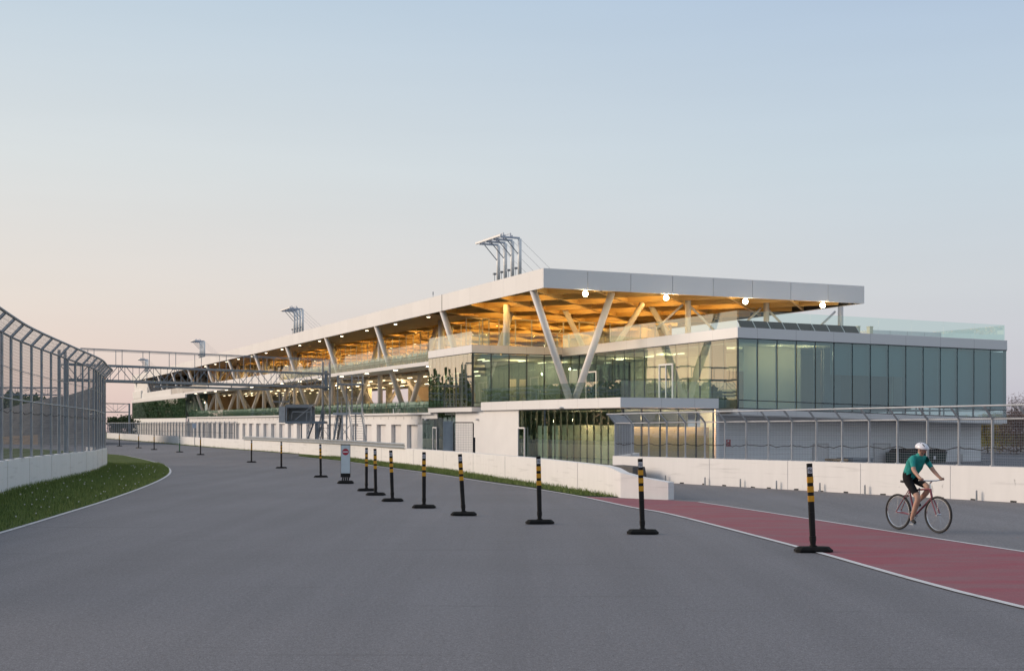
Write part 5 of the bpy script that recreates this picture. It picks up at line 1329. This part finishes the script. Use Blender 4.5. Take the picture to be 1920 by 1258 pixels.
for y_ in (-.05, 0.0, .05):
    for x0_, x1_ in ((.20, .25), (.08, .16)): mb.hexa([(x0_, y_ - .010, 1.52), (x1_, y_ - .006, 1.52), (x1_, y_ + .006, 1.52), (x0_, y_ + .010, 1.52)], [(x0_, y_ - .010, 1.652 - 1.6 * (abs(x0_ - .14)) ** 1.5 - 3.4 * y_ * y_), (x1_, y_ - .006, 1.652 - 1.6 * (abs(x1_ - .14)) ** 1.5 - 3.4 * y_ * y_), (x1_, y_ + .006, 1.652 - 1.6 * (abs(x1_ - .14)) ** 1.5 - 3.4 * y_ * y_), (x0_, y_ + .010, 1.652 - 1.6 * (abs(x0_ - .14)) ** 1.5 - 3.4 * y_ * y_)])
local(mb, 'vent', M['dark'], rider)
mb = MB(); mb.ball((.098, 0, 1.525), .062, 10, 7, (.75, 1.05, .9)); local(mb, 'hair', M['hair'], rider, True)

# ------------------------------------------------------------------ trees
def tree(name, loc, h, rad, leaf, n, label, group=None, size=0.12, trunk_h=0.25, bare=False, seed=1, cat='tree', flat=1.0):
    rr = random.Random(seed); t = thing(name, loc, label, cat, group); L = Vector(loc)
    tr = MB(); tips = []
    def grow(p, d, l, r, dep):
        q = p + d * l; tr.tube(p, q, r, r * 0.65, 6 if dep < 2 else 4)
        if dep >= (5 if bare else 3): tips.append(q); return
        tips.append(q) if dep > 1 else None
        for k in range(3 if dep < 3 else 2):
            v = Vector((rr.gauss(0, 1), rr.gauss(0, 1), rr.gauss(0.25, 0.5))).normalized()
            grow(q, (d * 0.75 + v * 0.75).normalized(), l * rr.uniform(.62, .82), r * 0.6, dep + 1)
    grow(L + Vector((0, 0, -0.1)), Vector((rr.uniform(-.06, .06), rr.uniform(-.06, .06), 1)).normalized(), h * trunk_h + 0.1, max(0.03, h * 0.018), 0)
    # fit branches to height
    zm = max(v.z for v in tr.v) - L.z; k = h * (1.0 if bare else 0.92) / zm
    for v in tr.v: v.z = L.z + (v.z - L.z) * k
    tips = [Vector((q.x, q.y, L.z + (q.z - L.z) * k)) for q in tips]
    tr.build('trunk', M['bark'], t)
    if n:
        cr = MB(); cl = [Vector((L.x + rr.gauss(0, .42) * rad, L.y + rr.gauss(0, .42) * rad, L.z + h * (trunk_h * .6 + (1 - trunk_h * .6) * rr.random() ** 0.8 * 0.97))) for _ in range(max(6, n // 60))] + [q for q in tips]
        for _ in range(n):
            c = rr.choice(cl); s = rad * 0.16; p = c + Vector((rr.gauss(0, s), rr.gauss(0, s), rr.gauss(0, s * .8)))
            if p.z > L.z + h * 1.02 or p.z < L.z + 0.02: continue
            a = Vector((rr.gauss(0, 1), rr.gauss(0, 1), rr.gauss(0, 1))).normalized(); b = a.orthogonal().normalized(); z = size * rr.uniform(.6, 1.3)
            cr.add([tuple(p - a * z * .5), tuple(p + b * z * .35), tuple(p + a * z * .5), tuple(p - b * z * .35)], [(0, 1, 2, 3)])
        cr.build('crown', leaf, t)
    return t
def at0(px, d): return (ray(px) * d, d, gz(d))
tree('shrub', at0(1852, 104), 3.1, 2.0, M['leafyellow'], 5200, 'yellow green autumn shrub beside the building end behind the right fence', 'shrubs behind the right fence', .13, .12, seed=3, cat='shrub')
tree('shrub', at0(1880, 110), 3.2, 2.0, M['leafyellow'], 4200, 'second yellow green shrub, just left of the reddish bushes', 'shrubs behind the right fence', .13, .12, seed=4, cat='shrub')
tree('shrub', at0(1906, 101), 3.3, 2.3, M['leafred'], 6000, 'dense reddish brown twiggy bush at the right edge behind the fence', 'shrubs behind the right fence', .12, .12, seed=5, cat='shrub')
tree('shrub', at0(1944, 96), 3.6, 2.4, M['leafred'], 6000, 'reddish bush partly cut off by the right picture edge', 'shrubs behind the right fence', .12, .12, seed=6, cat='shrub')
tree('bare_tree', at0(1914, 108), 5.3, 1.6, M['leafred'], 500, 'bare thin branched tree rising above the reddish bush', None, .10, .22, True, seed=9)
tree('bare_tree', at0(1950, 112), 6.5, 1.6, M['leafred'], 500, 'taller bare tree at the right picture edge', None, .10, .22, True, seed=19)
for i, (px, d, h, lab) in enumerate(((-38, 190, 6.3, 'dark bushy tree left of the bank, cut by the picture edge'), (8, 185, 5.7, 'dark bushy tree seen through the fence left of the bank'), (34, 182, 5.0, 'small dark tree just left of the grey bank'), (213, 230, 3.6, 'distant dark round tree under the far gantry'), (238, 215, 3.8, 'distant dark green tree beside the far end of the building'), (226, 260, 3.6, 'faint distant tree between two others under the far gantry'))):
    tree('tree', at0(px, d), h, 2.6 if px < 100 else 1.7, M['leafgreen'], 1500, lab, 'distant trees', .34, .2, seed=20 + i)
# woods that the facades mirror
def woodline(segs, label, seed):
    rr = random.Random(seed); sp = []
    for p0, p1, n, h0, h1 in segs:
        for k in range(n):
            t = (k + rr.random()) / n; sp.append((p0[0] + (p1[0] - p0[0]) * t - rr.uniform(0, 14), p0[1] + (p1[1] - p0[1]) * t, rr.uniform(h0, h1)))
    grove(sp, label, rr, 0.0)
def wood(az0, az1, dist, hmin, hmax, n, label, seed, bare=0.0):
    rr = random.Random(seed); sp = []
    for k in range(n):
        az = R(az0 + (az1 - az0) * (k + rr.random() * .8) / n); d = dist * rr.uniform(.9, 1.15); sp.append((math.sin(az) * d, math.cos(az) * d, rr.uniform(hmin, hmax)))
    grove(sp, label, rr, bare)
def grove(sp, label, rr, bare):
    mb = MB()
    for x, y, h in sp:
        if rr.random() < 0.12: h *= 1.25
        mb.m = 0; mb.tube((x, y, gz(y) - .3), (x, y, gz(y) + h * .8), .22, .06, 5)
        for b_ in range(6): a = rr.uniform(0, 6.28); zz = h * rr.uniform(.35, .75); mb.tube((x, y, zz), (x + math.cos(a) * h * .2, y + math.sin(a) * h * .2, zz + h * .22), .06, .02, 4)
        if rr.random() < bare: continue
        mb.m = 1
        for _ in range(620):
            u_ = rr.random(); w = h * .30 * math.sin(math.pi * min(1, .12 + u_ * .9)) ** .7; a = rr.uniform(0, 6.28); q = rr.random() ** .5
            p = Vector((x + math.cos(a) * w * q, y + math.sin(a) * w * q, gz(y) + h * (.10 + .90 * u_))); v = Vector((rr.gauss(0, 1), rr.gauss(0, 1), rr.gauss(0, 1))).normalized(); o = v.orthogonal().normalized(); z = rr.uniform(.3, .62) * h / 9
            mb.add([tuple(p - v * z * .5), tuple(p + o * z * .4), tuple(p + v * z * .5), tuple(p - o * z * .4)], [(0, 1, 2, 3)])
    tag(mb.build('woodland', [M['bark'], M['leafwood']]), label, 'woodland', kind='stuff')
woodline([((-93, 40), (-93, 150), 46, 4.5, 7.2), ((-92, 150), (-96, 190), 46, 8, 10.5), ((-97, 185), (-135, 285), 44, 8.5, 11.5), ((-118, 305), (-150, 430), 44, 8.5, 11.0), ((-135, 285), (-230, 460), 24, 10, 13)], 'dense wood across the track, mirrored in the pit side glazing', 51)
wood(95, 165, 110, 4, 8, 46, 'line of trees beyond the pit lane, mirrored in the end glazing', 52, .45)

# ------------------------------------------------------------------ world, sun, camera
SAZ = -52.0                                   # sun azimuth, degrees to the left of the view
sd = Vector((math.sin(R(SAZ)), math.cos(R(SAZ)), 0))
w = bpy.data.worlds.new('World'); sc.world = w; w.use_nodes = True; nt = w.node_tree
for n in list(nt.nodes): nt.nodes.remove(n)
out = N(nt, 'ShaderNodeOutputWorld'); bg = N(nt, 'ShaderNodeBackground'); nt.links.new(bg.outputs[0], out.inputs[0])
tc = N(nt, 'ShaderNodeTexCoord'); sep = N(nt, 'ShaderNodeSeparateXYZ'); nt.links.new(tc.outputs['Generated'], sep.inputs[0])
def ramp(stops, inp):
    r = N(nt, 'ShaderNodeValToRGB'); e = r.color_ramp.elements
    while len(e) < len(stops): e.new(0.5)
    for el, (p, c) in zip(e, stops): el.position = p; el.color = (*c, 1)
    nt.links.new(inp, r.inputs[0]); return r.outputs[0]
def lin(c): return tuple(((v / 255) / 12.92 if v / 255 <= .04045 else ((v / 255 + .055) / 1.055) ** 2.4) for v in c)
el_ = N(nt, 'ShaderNodeMapRange'); el_.inputs['From Min'].default_value = 0.0; el_.inputs['From Max'].default_value = 1.0
nt.links.new(sep.outputs['Z'], el_.inputs['Value'])
cool = ramp([(0.0, lin((190, 186, 200))), (0.045, lin((199, 199, 208))), (0.11, lin((203, 208, 214))), (0.20, lin((196, 210, 221))), (0.33, lin((174, 194, 218))), (0.6, lin((168, 182, 202))), (1.0, lin((178, 188, 202)))], el_.outputs[0])
warm = ramp([(0.0, lin((212, 188, 186))), (0.045, lin((224, 205, 198))), (0.10, lin((224, 215, 209))), (0.20, lin((214, 219, 221))), (0.33, lin((188, 206, 221))), (0.6, lin((186, 198, 211))), (1.0, lin((178, 188, 202)))], el_.outputs[0])
# azimuth factor: 1 toward the sunset, 0 away from it
vn = N(nt, 'ShaderNodeVectorMath', operation='MULTIPLY'); vn.inputs[1].default_value = (1, 1, 0); nt.links.new(tc.outputs['Generated'], vn.inputs[0])
nm = N(nt, 'ShaderNodeVectorMath', operation='NORMALIZE'); nt.links.new(vn.outputs[0], nm.inputs[0])
dt = N(nt, 'ShaderNodeVectorMath', operation='DOT_PRODUCT'); dt.inputs[1].default_value = sd; nt.links.new(nm.outputs[0], dt.inputs[0])
fm = N(nt, 'ShaderNodeMapRange', interpolation_type='SMOOTHSTEP'); fm.inputs['From Min'].default_value = 0.25; fm.inputs['From Max'].default_value = 0.92; nt.links.new(dt.outputs['Value'], fm.inputs['Value'])
m1 = N(nt, 'ShaderNodeMix', data_type='RGBA'); nt.links.new(fm.outputs[0], m1.inputs['Factor']); nt.links.new(cool, m1.inputs['A']); nt.links.new(warm, m1.inputs['B'])
# after-glow low over the sunset
g1 = N(nt, 'ShaderNodeMapRange', interpolation_type='SMOOTHSTEP'); g1.inputs['From Min'].default_value = 0.925; g1.inputs['From Max'].default_value = 1.0; dg2 = N(nt, 'ShaderNodeVectorMath', operation='DOT_PRODUCT'); dg2.inputs[1].default_value = (math.sin(R(-62)), math.cos(R(-62)), 0); nt.links.new(nm.outputs[0], dg2.inputs[0]); nt.links.new(dg2.outputs['Value'], g1.inputs['Value'])
g2 = N(nt, 'ShaderNodeMapRange', interpolation_type='SMOOTHSTEP'); g2.inputs['From Min'].default_value = 0.5; g2.inputs['From Max'].default_value = 0.0; nt.links.new(sep.outputs['Z'], g2.inputs['Value'])
gm = N(nt, 'ShaderNodeMath', operation='MULTIPLY'); nt.links.new(g1.outputs[0], gm.inputs[0]); nt.links.new(g2.outputs[0], gm.inputs[1])
gs = N(nt, 'ShaderNodeVectorMath', operation='SCALE'); gs.inputs[0].default_value = (0.42, 0.30, 0.15); nt.links.new(gm.outputs[0], gs.inputs['Scale'])
ad = N(nt, 'ShaderNodeVectorMath', operation='ADD'); nt.links.new(m1.outputs['Result'], ad.inputs[0]); nt.links.new(gs.outputs[0], ad.inputs[1])
# thin cloud streaks
mp = N(nt, 'ShaderNodeMapping'); mp.inputs['Scale'].default_value = (2.0, 2.0, 22.0); nt.links.new(tc.outputs['Generated'], mp.inputs[0])
cn = N(nt, 'ShaderNodeTexNoise'); cn.inputs['Scale'].default_value = 1.6; cn.inputs['Detail'].default_value = 5; nt.links.new(mp.outputs[0], cn.inputs['Vector'])
cr_ = N(nt, 'ShaderNodeMapRange'); cr_.inputs['From Min'].default_value = 0.35; cr_.inputs['From Max'].default_value = 0.7; cr_.inputs['To Min'].default_value = 1.006; cr_.inputs['To Max'].default_value = 0.988; nt.links.new(cn.outputs['Fac'], cr_.inputs['Value'])
cs = N(nt, 'ShaderNodeVectorMath', operation='SCALE'); nt.links.new(ad.outputs[0], cs.inputs[0]); nt.links.new(cr_.outputs[0], cs.inputs['Scale'])
# a little of the physical sky
sky = N(nt, 'ShaderNodeTexSky'); sky.sky_type = 'NISHITA'; sky.sun_disc = False; sky.sun_elevation = R(3.0); sky.sun_rotation = R(SAZ)
ss = N(nt, 'ShaderNodeVectorMath', operation='SCALE'); ss.inputs['Scale'].default_value = 0.012; nt.links.new(sky.outputs[0], ss.inputs[0])
a2 = N(nt, 'ShaderNodeVectorMath', operation='ADD'); nt.links.new(cs.outputs[0], a2.inputs[0]); nt.links.new(ss.outputs[0], a2.inputs[1])
nt.links.new(a2.outputs[0], bg.inputs['Color']); bg.inputs['Strength'].default_value = 1.0
sl = bpy.data.lights.new('sun', 'SUN'); sl.energy = 2.9; sl.angle = R(26); sl.color = (1.0, 0.80, 0.62)
so_ = bpy.data.objects.new('sun', sl); C.objects.link(so_)
sdir = Vector((math.sin(R(-80)) * math.cos(R(19)), math.cos(R(-80)) * math.cos(R(19)), math.sin(R(19))))
so_.rotation_euler = (-sdir).to_track_quat('-Z', 'Y').to_euler()

cam = bpy.data.cameras.new('camera'); co = bpy.data.objects.new('camera', cam); C.objects.link(co)
co.location = (0, 0, CH); co.rotation_euler = (R(90), 0, 0)
cam.lens = 45.0; cam.sensor_width = 36.0; cam.sensor_fit = 'HORIZONTAL'; cam.shift_y = (H - 629) / 1920; cam.clip_end = 4000; cam.clip_start = 0.1
sc.camera = co
vs = sc.view_settings; vs.view_transform = 'Standard'; vs.look = 'None'; vs.exposure = 0.0; vs.gamma = 1.0; vs.use_curve_mapping = False
sc.cycles.use_denoising = True
sc.cycles.max_bounces = 8; sc.cycles.transparent_max_bounces = 32; sc.cycles.caustics_reflective = False; sc.cycles.caustics_refractive = False
sc.cycles.sample_clamp_indirect = 6.0
